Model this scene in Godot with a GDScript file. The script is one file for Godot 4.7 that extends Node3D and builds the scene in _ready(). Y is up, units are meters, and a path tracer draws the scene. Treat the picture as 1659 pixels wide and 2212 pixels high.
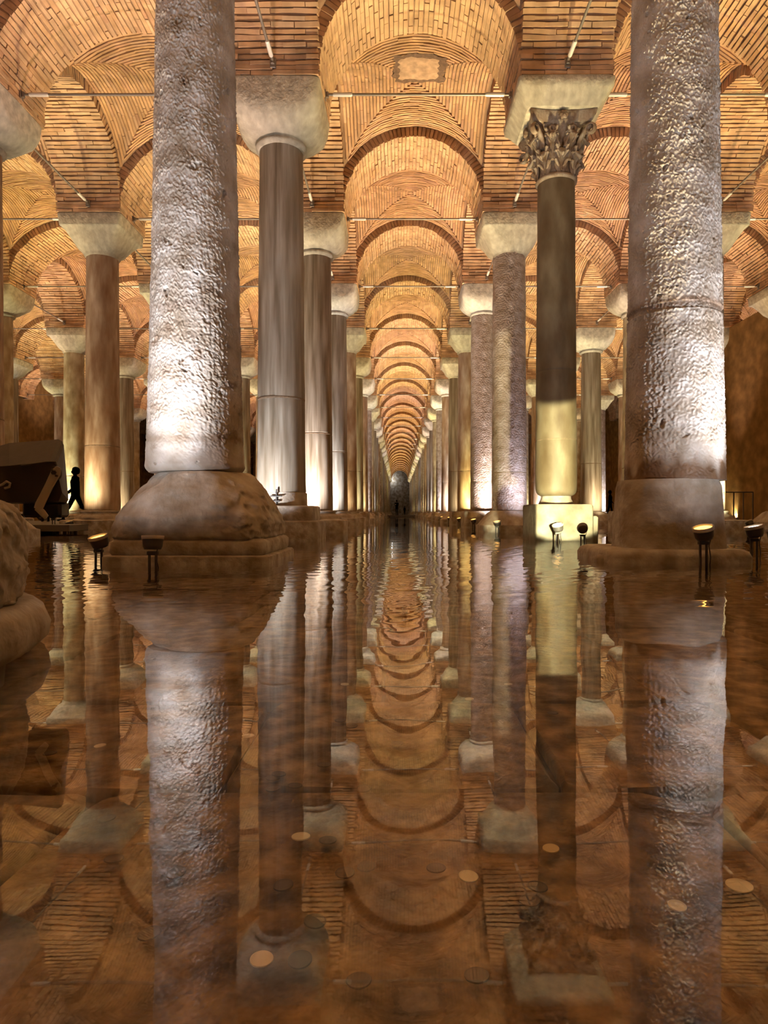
extends Node3D
# A flooded brick-vaulted cistern: rows of stone columns, groin vaults, tie rods, lamps standing in shallow water.

const EYE := 0.46            # camera height over the water
const F := 1402.0            # focal length in pixels of the 1659 x 2212 frame
const VX := 860.0            # vanishing point of the aisles
const VY := 1108.0
const S := 4.8               # distance from row to row
const SPRING := 7.75         # springing of the arches
const IMPOST := 7.6
const HALF := 0.75           # half the width of an arch
const RISE := 1.65
const RING := 0.22           # depth of the arch ring under the web
const LAST := 28
const POOL := -0.12          # top of the pool floor
const LINES := [-23.7, -18.3, -12.85, -7.35, -2.04, 2.76, 7.65, 12.4, 17.2]
const ORD := ["zeroth", "first", "second", "third", "fourth", "fifth", "sixth", "seventh", "eighth", "ninth", "tenth", "eleventh", "twelfth", "thirteenth", "fourteenth", "fifteenth", "sixteenth", "seventeenth", "eighteenth", "nineteenth", "twentieth", "twenty-first", "twenty-second", "twenty-third", "twenty-fourth", "twenty-fifth", "twenty-sixth", "twenty-seventh", "twenty-eighth"]
const LINE_WORDS := ["", "third line left of the aisle columns", "second line left of the aisle columns", "first line left of the aisle columns", "row left of the central aisle", "row right of the central aisle", "first line right of the aisle columns", "second line right of the aisle columns", ""]

var M := {}
var rng := RandomNumberGenerator.new()
var wob := FastNoiseLite.new()
var pit := FastNoiseLite.new()
var pit2 := FastNoiseLite.new()
var taken := {}

# ------------------------------------------------------------------ light and colour of the lamps
const COOL := Color(0.93, 0.94, 1.0)
const WARM := Color(1.0, 0.80, 0.50)
const LEMON := Color(1.0, 0.93, 0.55)
const LAVENDER := Color(0.80, 0.80, 1.0)
const PINKISH := Color(1.0, 0.88, 0.84)
const ORANGE := Color(1.0, 0.83, 0.46)
const RUST := Color(1.0, 0.70, 0.38)
const AMBER := Color(1.0, 0.86, 0.36)
const ROSE := Color(1.0, 0.74, 0.62)


func _ready() -> void:
	rng.seed = 7
	# ---- camera
	var cam := Camera3D.new()
	cam.name = "camera"
	cam.position = Vector3(0, EYE, 0)
	cam.projection = Camera3D.PROJECTION_FRUSTUM
	cam.keep_aspect = Camera3D.KEEP_HEIGHT
	cam.near = 0.05
	cam.far = 400.0
	cam.size = 2.0 * 1106.0 / F * cam.near
	cam.frustum_offset = Vector2((829.5 - VX) / F, (VY - 1106.0) / F) * cam.near
	cam.current = true
	add_child(cam)
	# ---- surroundings
	var env := Environment.new()
	env.background_mode = Environment.BG_COLOR
	env.background_color = Color(0, 0, 0)
	env.tonemap_mode = Environment.TONE_MAPPER_LINEAR
	env.tonemap_exposure = 1.0
	env.sdfgi_enabled = true
	env.ssao_enabled = true
	env.ssil_enabled = true
	var we := WorldEnvironment.new()
	we.name = "surroundings"
	we.environment = env
	add_child(we)

	setup_noise()
	setup_materials()
	build_lamps()
	build_shell()
	build_ceiling()
	build_water()
	build_floor()
	build_columns()
	build_rods()
	build_floodlight()
	build_walkways()
	build_coins()
	build_people()


func row_z(r: float) -> float:
	return -(0.363 + r) * S


func at(px: float, py: float, d: float) -> Vector3:
	return Vector3((px - VX) * d / F, EYE - (py - VY) * d / F, -d)


# ------------------------------------------------------------------ mesh building
class MB:
	var v := PackedVector3Array()
	var n := PackedVector3Array()
	var c := PackedColorArray()
	var uv := PackedVector2Array()
	var ix := PackedInt32Array()
	var tint := Color(1, 1, 1)

	func quad(a: Vector3, b: Vector3, cc: Vector3, d: Vector3, outward: Vector3) -> void:
		var nn := (b - a).cross(cc - a).normalized()
		var k := v.size()
		var flip := nn.dot(outward) > 0.0
		if nn.dot(outward) < 0.0:
			nn = -nn
		v.append_array([a, b, cc, d])
		for i in 4:
			n.append(nn)
			c.append(tint)
		if flip:
			ix.append_array([k, k + 2, k + 1, k, k + 3, k + 2])
		else:
			ix.append_array([k, k + 1, k + 2, k, k + 2, k + 3])

	# a box given by centre, three half axes; skip_back leaves out the face at -w
	func box(o: Vector3, u: Vector3, t: Vector3, w: Vector3, skip_back := false) -> void:
		quad(o + w - u - t, o + w + u - t, o + w + u + t, o + w - u + t, w)
		quad(o + u - t - w, o + u + t - w, o + u + t + w, o + u - t + w, u)
		quad(o - u - t - w, o - u + t - w, o - u + t + w, o - u - t + w, -u)
		quad(o + t - u - w, o + t + u - w, o + t + u + w, o + t - u + w, t)
		quad(o - t - u - w, o - t + u - w, o - t + u + w, o - t - u + w, -t)
		if not skip_back:
			quad(o - w - u - t, o - w + u - t, o - w + u + t, o - w - u + t, -w)

	# a box with chamfered edges, axis-aligned
	func bevel(lo: Vector3, hi: Vector3, b: float) -> void:
		var o := (lo + hi) / 2.0
		var h := (hi - lo) / 2.0
		var ax: Array[Vector3] = [Vector3(h.x, 0, 0), Vector3(0, h.y, 0), Vector3(0, 0, h.z)]
		for i in 3:
			var p := ax[(i + 1) % 3]
			var q := ax[(i + 2) % 3]
			var pb := p.normalized() * b
			var qb := q.normalized() * b
			for s in [-1.0, 1.0]:
				var f: Vector3 = o + ax[i] * s
				quad(f - p + pb - q + qb, f + p - pb - q + qb, f + p - pb + q - qb, f - p + pb + q - qb, ax[i] * s)
			for sp in [-1.0, 1.0]:
				for sq in [-1.0, 1.0]:
					var e: Vector3 = o + p * sp + q * sq
					var along: Vector3 = ax[i] - ax[i].normalized() * b
					quad(e - pb * sp - along, e - pb * sp + along, e - qb * sq + along, e - qb * sq - along, p * sp / p.length() + q * sq / q.length())
		for sx in [-1.0, 1.0]:
			for sy in [-1.0, 1.0]:
				for sz in [-1.0, 1.0]:
					var e := o + Vector3(h.x * sx, h.y * sy, h.z * sz)
					tri(e - Vector3(b * sx, 0, 0), e - Vector3(0, b * sy, 0), e - Vector3(0, 0, b * sz), Vector3(sx, sy, sz))

	func tri(a: Vector3, b: Vector3, cc: Vector3, outward: Vector3) -> void:
		var nn := (b - a).cross(cc - a).normalized()
		var k := v.size()
		var flip := nn.dot(outward) > 0.0
		if not flip:
			nn = -nn
		v.append_array([a, b, cc])
		for i in 3:
			n.append(nn)
			c.append(tint)
		if flip:
			ix.append_array([k, k + 2, k + 1])
		else:
			ix.append_array([k, k + 1, k + 2])

	# smooth grid: p holds rows * cols points; closed joins the last column to the first. flip turns it over.
	func grid(p: PackedVector3Array, rows: int, cols: int, closed: bool, flip: bool, colors := PackedColorArray()) -> void:
		var k := v.size()
		v.append_array(p)
		for i in rows:
			for j in cols:
				var jl := (j - 1 + cols) % cols if closed else maxi(j - 1, 0)
				var jr := (j + 1) % cols if closed else mini(j + 1, cols - 1)
				var du := p[i * cols + jr] - p[i * cols + jl]
				var dv := p[mini(i + 1, rows - 1) * cols + j] - p[maxi(i - 1, 0) * cols + j]
				var nn := du.cross(dv).normalized()
				n.append(nn if flip else -nn)
		if colors.is_empty():
			for i in rows * cols:
				c.append(tint)
		else:
			c.append_array(colors)
		var last := cols if closed else cols - 1
		for i in rows - 1:
			for j in last:
				var a := k + i * cols + j
				var b := k + i * cols + (j + 1) % cols
				var d := a + cols
				var e := b + cols
				if flip:
					ix.append_array([a, e, b, a, d, e])
				else:
					ix.append_array([a, b, e, a, e, d])

	func fan(ring: PackedVector3Array, outward: Vector3) -> void:
		var m := Vector3.ZERO
		for q in ring:
			m += q
		m /= ring.size()
		for i in ring.size():
			tri(m, ring[i], ring[(i + 1) % ring.size()], outward)

	# stacked cross-sections [y, half x, half z, exponent]; 2 = round, 8 = nearly square
	func loft(levels: Array, seg: int, caps := true, push = null, colour = null) -> void:
		var p := PackedVector3Array()
		var cl := PackedColorArray()
		for l in levels:
			for j in seg:
				var a := TAU * j / seg
				var cs := cos(a)
				var sn := sin(a)
				var e: float = 2.0 / l[3]
				var q := Vector3(signf(cs) * pow(absf(cs), e) * l[1], l[0], signf(sn) * pow(absf(sn), e) * l[2])
				if push != null:
					q += Vector3(q.x, 0, q.z).normalized() * float(push.call(q, a))
				p.append(q)
				if colour != null:
					cl.append(colour.call(q, a))
		grid(p, levels.size(), seg, true, false, cl)
		if caps:
			fan(p.slice(0, seg), Vector3.DOWN)
			fan(p.slice(p.size() - seg), Vector3.UP)

	# a tube through points with radii; flat squashes it along the second axis
	func tube(pts: Array, radii: Array, seg := 8, caps := true) -> void:
		var p := PackedVector3Array()
		var side := Vector3.ZERO
		for i in pts.size():
			var t: Vector3 = (pts[mini(i + 1, pts.size() - 1)] - pts[maxi(i - 1, 0)]).normalized()
			if i == 0:
				side = t.cross(Vector3.UP if absf(t.y) < 0.9 else Vector3.RIGHT).normalized()
			side = (side - t * side.dot(t)).normalized()
			var up := t.cross(side)
			for j in seg:
				var a := TAU * j / seg
				p.append(pts[i] + (side * cos(a) + up * sin(a)) * float(radii[i]))
		grid(p, pts.size(), seg, true, true)
		if caps:
			fan(p.slice(0, seg), pts[0] - pts[1])
			fan(p.slice(p.size() - seg), pts[-1] - pts[-2])

	# a strip of given half widths and half thickness, swept along pts with a fixed sideways axis
	func strap(pts: Array, wide: Array, thick: Array, side: Vector3, seg := 10) -> void:
		var p := PackedVector3Array()
		for i in pts.size():
			var t: Vector3 = (pts[mini(i + 1, pts.size() - 1)] - pts[maxi(i - 1, 0)]).normalized()
			var up := side.cross(t).normalized()
			for j in seg:
				var a := TAU * j / seg
				p.append(pts[i] + side * (cos(a) * float(wide[i])) + up * (sin(a) * float(thick[i])))
		grid(p, pts.size(), seg, true, true)
		fan(p.slice(0, seg), pts[0] - pts[1])
		fan(p.slice(p.size() - seg), pts[-1] - pts[-2])

	func mesh(m: Material = null, into: ArrayMesh = null) -> ArrayMesh:
		var a := []
		a.resize(Mesh.ARRAY_MAX)
		a[Mesh.ARRAY_VERTEX] = v
		a[Mesh.ARRAY_NORMAL] = n
		a[Mesh.ARRAY_COLOR] = c
		a[Mesh.ARRAY_INDEX] = ix
		if uv.size() == v.size():
			a[Mesh.ARRAY_TEX_UV] = uv
		var out := into if into else ArrayMesh.new()
		out.add_surface_from_arrays(Mesh.PRIMITIVE_TRIANGLES, a)
		if m:
			out.surface_set_material(out.get_surface_count() - 1, m)
		return out


func numbered(called: String) -> String:
	if not taken.has(called):
		taken[called] = 0
		return called
	taken[called] += 1
	return "%s_%03d" % [called, taken[called]]


func thing(called: String, label: String, category: String, where := Vector3.ZERO, group := "", kind := "") -> Node3D:
	var o := Node3D.new()
	o.name = numbered(called)
	o.position = where
	add_child(o)
	tag(o, label, category, group, kind)
	return o


func tag(o: Node, label: String, category: String, group := "", kind := "") -> void:
	if label:
		o.set_meta("label", label)
	if category:
		o.set_meta("category", category)
	if group:
		o.set_meta("group", group)
	if kind:
		o.set_meta("kind", kind)


func put(called: String, mesh: Mesh, parent: Node, where := Vector3.ZERO, mat: Material = null) -> MeshInstance3D:
	var o := MeshInstance3D.new()
	o.name = called
	o.mesh = mesh
	o.position = where
	if mat:
		o.material_override = mat
	parent.add_child(o, true)
	return o


# ------------------------------------------------------------------ noise and materials
func setup_noise() -> void:
	wob.seed = 3
	wob.noise_type = FastNoiseLite.TYPE_SIMPLEX_SMOOTH
	wob.frequency = 1.0
	wob.fractal_type = FastNoiseLite.FRACTAL_FBM
	wob.fractal_octaves = 3
	pit.seed = 11
	pit.noise_type = FastNoiseLite.TYPE_SIMPLEX_SMOOTH
	pit.frequency = 1.0
	pit.fractal_type = FastNoiseLite.FRACTAL_FBM
	pit.fractal_octaves = 2
	pit2.seed = 21
	pit2.noise_type = FastNoiseLite.TYPE_CELLULAR
	pit2.frequency = 1.0
	pit2.fractal_type = FastNoiseLite.FRACTAL_NONE
	pit2.cellular_return_type = FastNoiseLite.RETURN_DISTANCE
	pit2.cellular_jitter = 1.0


func noise_tex(seed_: int, freq: float, lo: Color, hi: Color, octaves := 4, size := 512, kind := FastNoiseLite.TYPE_SIMPLEX_SMOOTH) -> NoiseTexture2D:
	var f := FastNoiseLite.new()
	f.seed = seed_
	f.frequency = freq
	f.noise_type = kind
	f.fractal_octaves = octaves
	var t := NoiseTexture2D.new()
	t.width = size
	t.height = size
	t.seamless = true
	t.noise = f
	var g := Gradient.new()
	g.set_color(0, lo)
	g.set_color(1, hi)
	t.color_ramp = g
	return t


func grey(x: float) -> Color:
	return Color(x, x, x)


func mat(called: String, col: Color, rough: float, tex: Texture2D = null, scale := Vector3.ONE, bump: Texture2D = null, bump_cm := 0.0, vertex := false) -> StandardMaterial3D:
	var m := StandardMaterial3D.new()
	m.resource_name = called
	m.albedo_color = col.linear_to_srgb()
	m.roughness = rough
	m.vertex_color_use_as_albedo = vertex
	m.uv1_triplanar = true
	m.uv1_world_triplanar = true
	m.uv1_scale = scale
	if tex:
		m.albedo_texture = tex
	if bump:
		m.heightmap_enabled = true
		m.heightmap_texture = bump
		m.heightmap_scale = bump_cm
	M[called] = m
	return m


func setup_materials() -> void:
	var soft := noise_tex(1, 0.012, grey(0.72), grey(1.0))
	var blotch := noise_tex(2, 0.008, Color(0.62, 0.55, 0.46), Color(1.0, 1.0, 1.0), 5)
	var rust := noise_tex(5, 0.007, Color(0.60, 0.46, 0.34), Color(1.0, 0.99, 0.97), 5)
	var veined := noise_tex(6, 0.009, Color(0.52, 0.46, 0.38), Color(1.0, 1.0, 1.0), 5)
	var grain := noise_tex(3, 0.03, grey(0.0), grey(1.0), 4)
	var pecks := noise_tex(4, 0.035, grey(0.0), grey(1.0), 2, 512, FastNoiseLite.TYPE_SIMPLEX_SMOOTH)
	var mud := noise_tex(8, 0.010, Color(0.32, 0.26, 0.20), Color(1.0, 0.97, 0.93), 5)
	mat("brick", Color(1, 1, 1), 0.9, soft, Vector3.ONE * 0.35, null, 0.0, true)
	mat("mortar", Color(0.42, 0.25, 0.145), 0.95, soft, Vector3.ONE * 0.35)
	mat("pitted_marble", Color(0.60, 0.565, 0.54), 0.6, blotch, Vector3.ONE * 0.6, grain, 0.35, true)
	mat("marble_streaked", Color(0.45, 0.41, 0.345), 0.6, veined, Vector3(1.7, 0.10, 1.7))
	mat("marble_brown", Color(0.52, 0.44, 0.34), 0.65, rust, Vector3(1.1, 0.22, 1.1))
	mat("marble_pecked", Color(0.47, 0.40, 0.36), 0.6, blotch, Vector3.ONE * 0.9, pecks, 2.2)
	mat("marble_cream", Color(0.60, 0.54, 0.40), 0.6, blotch, Vector3(0.7, 0.3, 0.7))
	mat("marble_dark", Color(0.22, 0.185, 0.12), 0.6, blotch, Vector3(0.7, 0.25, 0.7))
	mat("impost_stone", Color(0.50, 0.42, 0.30), 0.75, soft, Vector3.ONE * 0.9, grain, 1.0)
	mat("base_stone", Color(0.54, 0.51, 0.47), 0.6, blotch, Vector3.ONE * 0.8, grain, 0.9)
	mat("base_pale", Color(0.25, 0.24, 0.19), 0.7, blotch, Vector3.ONE * 0.5, grain, 0.6)
	mat("pale_stone", Color(0.58, 0.52, 0.42), 0.7, soft, Vector3.ONE * 0.9, grain, 0.6)
	mat("carved_stone", Color(0.42, 0.36, 0.28), 0.7, rust, Vector3.ONE * 1.4, grain, 0.8)
	mat("joint_mortar", Color(0.30, 0.21, 0.13), 0.9, soft, Vector3.ONE * 2.0, grain, 0.6)
	mat("patch_plaster", Color(0.60, 0.36, 0.20), 0.9, soft, Vector3.ONE * 0.8)
	mat("painted_gap", Color(0.20, 0.11, 0.06), 0.95, soft, Vector3.ONE * 1.5)
	mat("rod_iron", Color(0.20, 0.16, 0.13), 0.45).metallic = 0.6
	mat("wall_plaster", Color(0.32, 0.185, 0.07), 0.85, soft, Vector3.ONE * 0.25)
	mat("wall_grey", Color(0.40, 0.39, 0.34), 0.85, blotch, Vector3.ONE * 0.3)
	mat("pool_stone", Color(1, 1, 1), 0.85, mud, Vector3.ONE * 1.4, grain, 0.8, true)
	mat("pool_silt", Color(0.17, 0.12, 0.062), 0.95, mud, Vector3.ONE * 1.1)
	mat("lamp_body", Color(0.05, 0.045, 0.04), 0.45)
	mat("lamp_steel", Color(0.55, 0.49, 0.43), 0.45).metallic = 0.3
	mat("flood_body", Color(0.035, 0.03, 0.028), 0.5, null, Vector3.ONE, grain, 0.15)
	mat("deck_steel", Color(0.10, 0.085, 0.07), 0.5)
	mat("body_vertex", Color(1, 1, 1), 0.8, null, Vector3.ONE, null, 0.0, true)
	mat("hair_dark", Color(0.02, 0.015, 0.012), 0.6)
	mat("coin_silver", Color(0.90, 0.88, 0.82), 0.3).metallic = 0.1
	mat("coin_brass", Color(0.72, 0.55, 0.29), 0.4).metallic = 0.15
	mat("coin_pale", Color(0.78, 0.70, 0.54), 0.5)
	mat("coin_dark", Color(0.10, 0.072, 0.045), 0.7)
	for k in ["brick", "mortar", "wall_plaster", "wall_grey", "pool_silt"]:
		M[k].specular_mode = BaseMaterial3D.SPECULAR_DISABLED
	for k in [["lens_warm", Color(1.0, 0.74, 0.34), 4.0], ["lens_white", Color(1.0, 0.97, 0.90), 4.0], ["lens_cold", Color(0.85, 0.92, 1.0), 2.6]]:
		var m := mat(k[0], Color(0.8, 0.8, 0.8), 0.3)
		m.emission_enabled = true
		m.emission = k[1]
		m.emission_energy_multiplier = k[2]


# ------------------------------------------------------------------ lamps
func spot(parent: Node3D, where: Vector3, aim: Vector3, col: Color, energy: float, angle: float, blend := 0.6, size := 0.05) -> void:
	var l := SpotLight3D.new()
	l.name = "beam"
	l.light_color = col.linear_to_srgb()
	l.light_energy = energy
	l.spot_range = 60.0
	l.spot_attenuation = 2.0
	l.spot_angle = angle
	l.spot_angle_attenuation = blend
	l.light_size = size
	l.shadow_enabled = true
	parent.add_child(l, true)
	l.position = where
	var up := Vector3.UP if absf(aim.normalized().y) < 0.95 else Vector3.FORWARD
	l.basis = Basis.looking_at(aim.normalized(), up)


var lamp_can: Mesh
var lamp_rim: Mesh
var lamp_lens: Mesh
var lamp_post: Mesh
var lamp_wire: Mesh


func lamp_meshes() -> void:
	var b := MB.new()
	b.loft([[-0.085, 0.03, 0.03, 2], [-0.085, 0.066, 0.066, 2], [-0.06, 0.078, 0.078, 2], [0.012, 0.085, 0.085, 2], [0.012, 0.076, 0.076, 2]], 24)
	lamp_can = b.mesh(M.lamp_body)
	b = MB.new()
	b.loft([[0.0, 0.074, 0.074, 2], [0.0, 0.09, 0.09, 2], [0.03, 0.092, 0.092, 2], [0.03, 0.079, 0.079, 2], [0.014, 0.077, 0.077, 2]], 24, false)
	lamp_rim = b.mesh(M.lamp_steel)
	b = MB.new()
	b.loft([[0.014, 0.078, 0.078, 2], [0.021, 0.05, 0.05, 2], [0.024, 0.012, 0.012, 2]], 24)
	lamp_lens = b.mesh()
	b = MB.new()
	for s in [-1.0, 1.0]:
		b.tube([Vector3(0.028 * s, -0.45, 0), Vector3(0.028 * s, -0.02, 0), Vector3(0.028 * s, 0.0, 0)], [0.012, 0.012, 0.012], 8)
	b.bevel(Vector3(-0.045, -0.03, -0.02), Vector3(0.045, 0.0, 0.02), 0.006)
	lamp_post = b.mesh(M.lamp_body)
	b = MB.new()
	b.tube([Vector3(0.03, 0.02, 0.02), Vector3(0.06, -0.05, 0.03), Vector3(0.035, -0.14, 0.03), Vector3(0.055, -0.24, 0.02), Vector3(0.05, -0.4, 0.0)], [0.005, 0.005, 0.005, 0.005, 0.005], 6)
	lamp_wire = b.mesh(M.lamp_body)


# a can lamp on a two-legged post; its head stands at head height over the water and looks along aim
func lamp(label: String, where: Vector3, aim: Vector3, lens: String, col: Color, energy: float, angle: float, group := "", blend := 0.6) -> Node3D:
	var t := thing("water_spotlight", label, "spotlight", where, group)
	put("post", lamp_post, t, Vector3(0, -0.10, 0))
	var head := put("lamp_housing", lamp_can, t)
	var y := aim.normalized()
	var x := y.cross(Vector3.BACK).normalized() if absf(y.z) < 0.95 else Vector3.RIGHT
	head.basis = Basis(x, y, x.cross(y))
	put("rim", lamp_rim, head)
	put("lens", lamp_lens, head, Vector3.ZERO, M[lens])
	put("cable", lamp_wire, t)
	spot(t, y * 0.035, aim, col, energy, angle, blend)
	return t


func build_lamps() -> void:
	lamp_meshes()
	var side := ["", "third left line", "second left line", "first left line", "left aisle row", "right aisle row", "first right line", "second right line", ""]
	# -- uplights for the vaults, one for each bay, beside the right-hand column of the bay's front row
	var bay_light := {-1: [ORANGE, 170.0], 0: [ORANGE, 160.0], 1: [ORANGE, 120.0], 2: [ORANGE, 120.0], 3: [RUST, 130.0], 4: [AMBER, 55.0], 5: [ORANGE, 120.0], 6: [ROSE, 150.0], 7: [ORANGE, 130.0], 8: [AMBER, 150.0], 9: [ROSE, 90.0], 10: [ROSE, 120.0], 11: [RUST, 120.0], 12: [ORANGE, 110.0], 13: [WARM, 120.0], 14: [ROSE, 130.0], 15: [AMBER, 120.0], 16: [ROSE, 120.0]}
	for aisle in range(0, 8):
		for k in range(-1, 28):
			var reach: int = 27 if aisle == 4 else [8, 9, 10, 12, 0, 12, 10, 8][aisle]
			if k > reach or (k < 0 and aisle not in [3, 4, 5]):  # bays around the viewer: unseen lamps, out of view, lighting the near water and floor
				continue
			var xr: float = LINES[aisle + 1]
			var width: float = LINES[aisle + 1] - LINES[aisle]
			var what: Array = bay_light.get(k, [ORANGE, 90.0]) if aisle == 4 else [[ORANGE, RUST, ORANGE, AMBER, ROSE][(k * 3 + aisle * 2 + 10) % 5], 150.0 if k < 1 else 100.0]
			var where := Vector3(xr - 0.42, 0.24, row_z(k + 1) + 0.80)
			if aisle == 4 and k == 0:
				where = Vector3(2.69, 0.31, -5.72)
			if aisle == 4 and k == 1:
				where = at(1205, 1136, 10.35)
			if aisle == 3 and k == 0:
				where = at(213, 1164, 6.26)
			if aisle == 4 and k < 0:
				where = Vector3(2.2, 0.24, row_z(0) + 1.0)
			var to := Vector3(xr - width * 0.5 + 0.15, 9.0, row_z(k + 0.5) + 0.15)
			var word: String = "warm spotlight in the water at the foot of the %s column, %s" % [ORD[clampi(k + 1, 0, 28)], side[aisle + 1] if aisle < 7 else "right wall"]
			if aisle == 4 and k == 0:
				word = "round spotlight glowing amber inside, standing before the right pale column's pedestal"
			if aisle == 4 and k == 1:
				word = "white-topped spotlight on a post before the bright pale stone block"
			if aisle == 3 and k == 0:
				word = "round amber spotlight on two legs, left of the front left column's base"
			lamp(word, where, to - where, "lens_warm", what[0], what[1] * 1.08, 27.0, "", 0.8)
	# -- lamps for the columns: light colour and strength by line and row
	var left := [[COOL, 0], [COOL, 0], [COOL, 20.0], [PINKISH, 60.0], [COOL, 55.0], [WARM, 14.0], [LEMON, 45.0], [LEMON, 60.0], [COOL, 60.0], [WARM, 30.0], [COOL, 60.0]]
	var right := [[COOL, 0], [COOL, 0], [LEMON, 0.0], [LAVENDER, 15.0], [PINKISH, 52.0], [AMBER, 42.0], [WARM, 14.0], [COOL, 60.0], [COOL, 60.0], [LEMON, 42.0], [COOL, 60.0]]
	for line in range(1, 8):
		var reach := 26 if line in [4, 5] else 8
		for r in range(2, reach + 1):
			var what: Array = (left if line == 4 else right)[r] if r < 11 and line in [4, 5] else [[COOL, LEMON, COOL, WARM, LEMON][(r * 2 + line * 3) % 5], [50.0, 40.0, 24.0][(r + line) % 3]]
			if line == 3 and r == 3:
				what = [WARM, 20.0]
			if line == 2 and r == 5:
				what = [LEMON, 55.0]
			if line == 5 and r in [20, 21]:
				what = [AMBER, 90.0]
			if what[1] <= 0.0:
				continue
			var x: float = LINES[line] + (-0.5 if line < 5 else 0.35)
			if line == 5 and r == 3:
				x = LINES[line] + 0.5
			var where := Vector3(x, 0.24, row_z(r) + 1.35)
			var to := Vector3(LINES[line], 2.3, row_z(r) + 0.1)
			if line == 3 and r == 3:
				where.y = 0.42
			lamp("small white spotlight aimed at the %s column, %s" % [ORD[r], side[line]], where, to - where, "lens_white", what[0], what[1] * 0.6, 52.0, "", 1.0)
	# the yellow beam on the carved-capital column and its block, cut off below the joint
	var w := Vector3(2.16, 0.28, -7.6)
	var away := lamp("small black spotlight on a thin post, turned away towards the bright pale stone block", w, Vector3(2.76, 1.06, row_z(2) + 0.36) - w, "lens_white", LEMON, 88.0, 18.5, "", 0.15)
	away.scale = Vector3.ONE * 0.72
	w = at(330, 1165, 5.45)
	lamp("small dark box-like spotlight with a white top before the left column's base", w, Vector3(-2.12, 6.2, -5.95) - w, "lens_white", COOL, 16.0, 40.0, "", 1.0)
	w = Vector3(3.62, 0.30, -6.6)
	lamp("tiny white spotlight on a thin post right of the right column's plinth", w, Vector3(2.9, 3.5, -6.6) - w, "lens_white", COOL, 3.0, 20.0, "", 0.9)
	# unseen cool lamps, out of view, placed to light the two front columns
	w = Vector3(-3.15, 0.30, -4.0)
	lamp("unseen cool white spotlight out of view, placed to light the front left column", w, Vector3(-2.04, 4.0, row_z(1) + 0.4) - w, "lens_cold", COOL, 19.0, 60.0, "", 1.0)
	w = Vector3(3.75, 0.30, -4.0)
	lamp("unseen cool white spotlight out of view, placed to light the front right column", w, Vector3(2.76, 4.0, row_z(1) + 0.4) - w, "lens_cold", COOL, 17.0, 60.0, "", 1.0)
	w = Vector3(3.34, 0.30, -5.72)
	lamp("unseen cool white spotlight just outside the picture, placed to light the right column from below", w, Vector3(2.93, 6.2, -6.15) - w, "lens_cold", COOL, 11.0, 38.0, "", 1.0)


# ------------------------------------------------------------------ walls
func build_shell() -> void:
	var z0 := row_z(-1) + 2.6
	var z1 := row_z(LAST) - 2.4
	var b := MB.new()
	b.bevel(Vector3(LINES[0] - 0.8, -0.6, z1), Vector3(LINES[0] + 0.2, 10.6, z0), 0.02)
	tag(put("wall_left", b.mesh(M.wall_plaster), self), "plain orange-lit plaster wall far behind the left columns", "wall", "", "structure")
	b = MB.new()
	b.bevel(Vector3(LINES[8] - 0.2, -0.6, z1), Vector3(LINES[8] + 0.8, 10.6, z0), 0.02)
	tag(put("wall_right", b.mesh(M.wall_plaster), self), "plaster wall at the far right behind the columns", "wall", "", "structure")
	b = MB.new()
	b.bevel(Vector3(12.75, -0.6, row_z(6.2)), Vector3(13.25, IMPOST, z0), 0.02)
	tag(put("wall_partition", b.mesh(M.wall_plaster), self), "tall dim brown plaster wall beyond the right pale column", "wall", "", "structure")
	b = MB.new()
	b.bevel(Vector3(LINES[0], -0.6, z1 - 0.8), Vector3(LINES[8], 10.6, z1), 0.02)
	tag(put("wall_end", b.mesh(M.wall_grey), self), "dark grey wall closing the far end of the central aisle", "wall", "", "structure")
	b = MB.new()
	b.bevel(Vector3(LINES[0], -0.6, z0), Vector3(LINES[8], 10.6, z0 + 0.8), 0.02)
	tag(put("wall_back", b.mesh(M.wall_plaster), self), "brown plaster wall behind the viewer", "wall", "", "structure")
	# a cold lamp high on the end wall
	var t := thing("wall_lamp", "small cold white lamp high on the dark end wall", "lamp", Vector3(-1.4, 7.6, z1 + 0.12))
	b = MB.new()
	b.bevel(Vector3(-0.2, -0.25, -0.12), Vector3(0.2, 0.25, 0.0), 0.02)
	put("housing", b.mesh(M.lamp_body), t)
	b = MB.new()
	b.bevel(Vector3(-0.17, -0.22, 0.0), Vector3(0.17, 0.22, 0.03), 0.01)
	put("lens", b.mesh(M.lens_cold), t)
	var o := OmniLight3D.new()
	o.name = "glow"
	o.light_color = COOL.linear_to_srgb()
	o.light_energy = 4.0
	o.omni_range = 40.0
	o.omni_attenuation = 2.0
	o.light_size = 0.15
	o.shadow_enabled = true
	o.position = Vector3(0, 0, 0.75)
	t.add_child(o)


# ------------------------------------------------------------------ ceiling
func brick_tint() -> Color:
	var k := rng.randf_range(0.88, 1.10)
	var p := rng.randf()
	var c := Color(0.60, 0.34, 0.17)
	if p < 0.18:
		c = Color(0.62, 0.365, 0.205)
	elif p > 0.86:
		c = Color(0.54, 0.295, 0.165)
	return Color(c.r * k, c.g * k, c.b * k)


func brick(b: MB, o: Vector3, u: Vector3, t: Vector3, w: Vector3, hl: float, ht: float, hd: float, pale := 0.0) -> void:
	b.tint = brick_tint().lerp(Color(0.63, 0.42, 0.25), pale)
	b.box(o, u * hl, t * ht, w * hd, true)


func web(x: float, a: float) -> float:
	var q := clampf(x / (a + RING), -1.0, 1.0)
	return SPRING + (RISE + RING) * sqrt(maxf(0.0, 1.0 - q * q))


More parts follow.
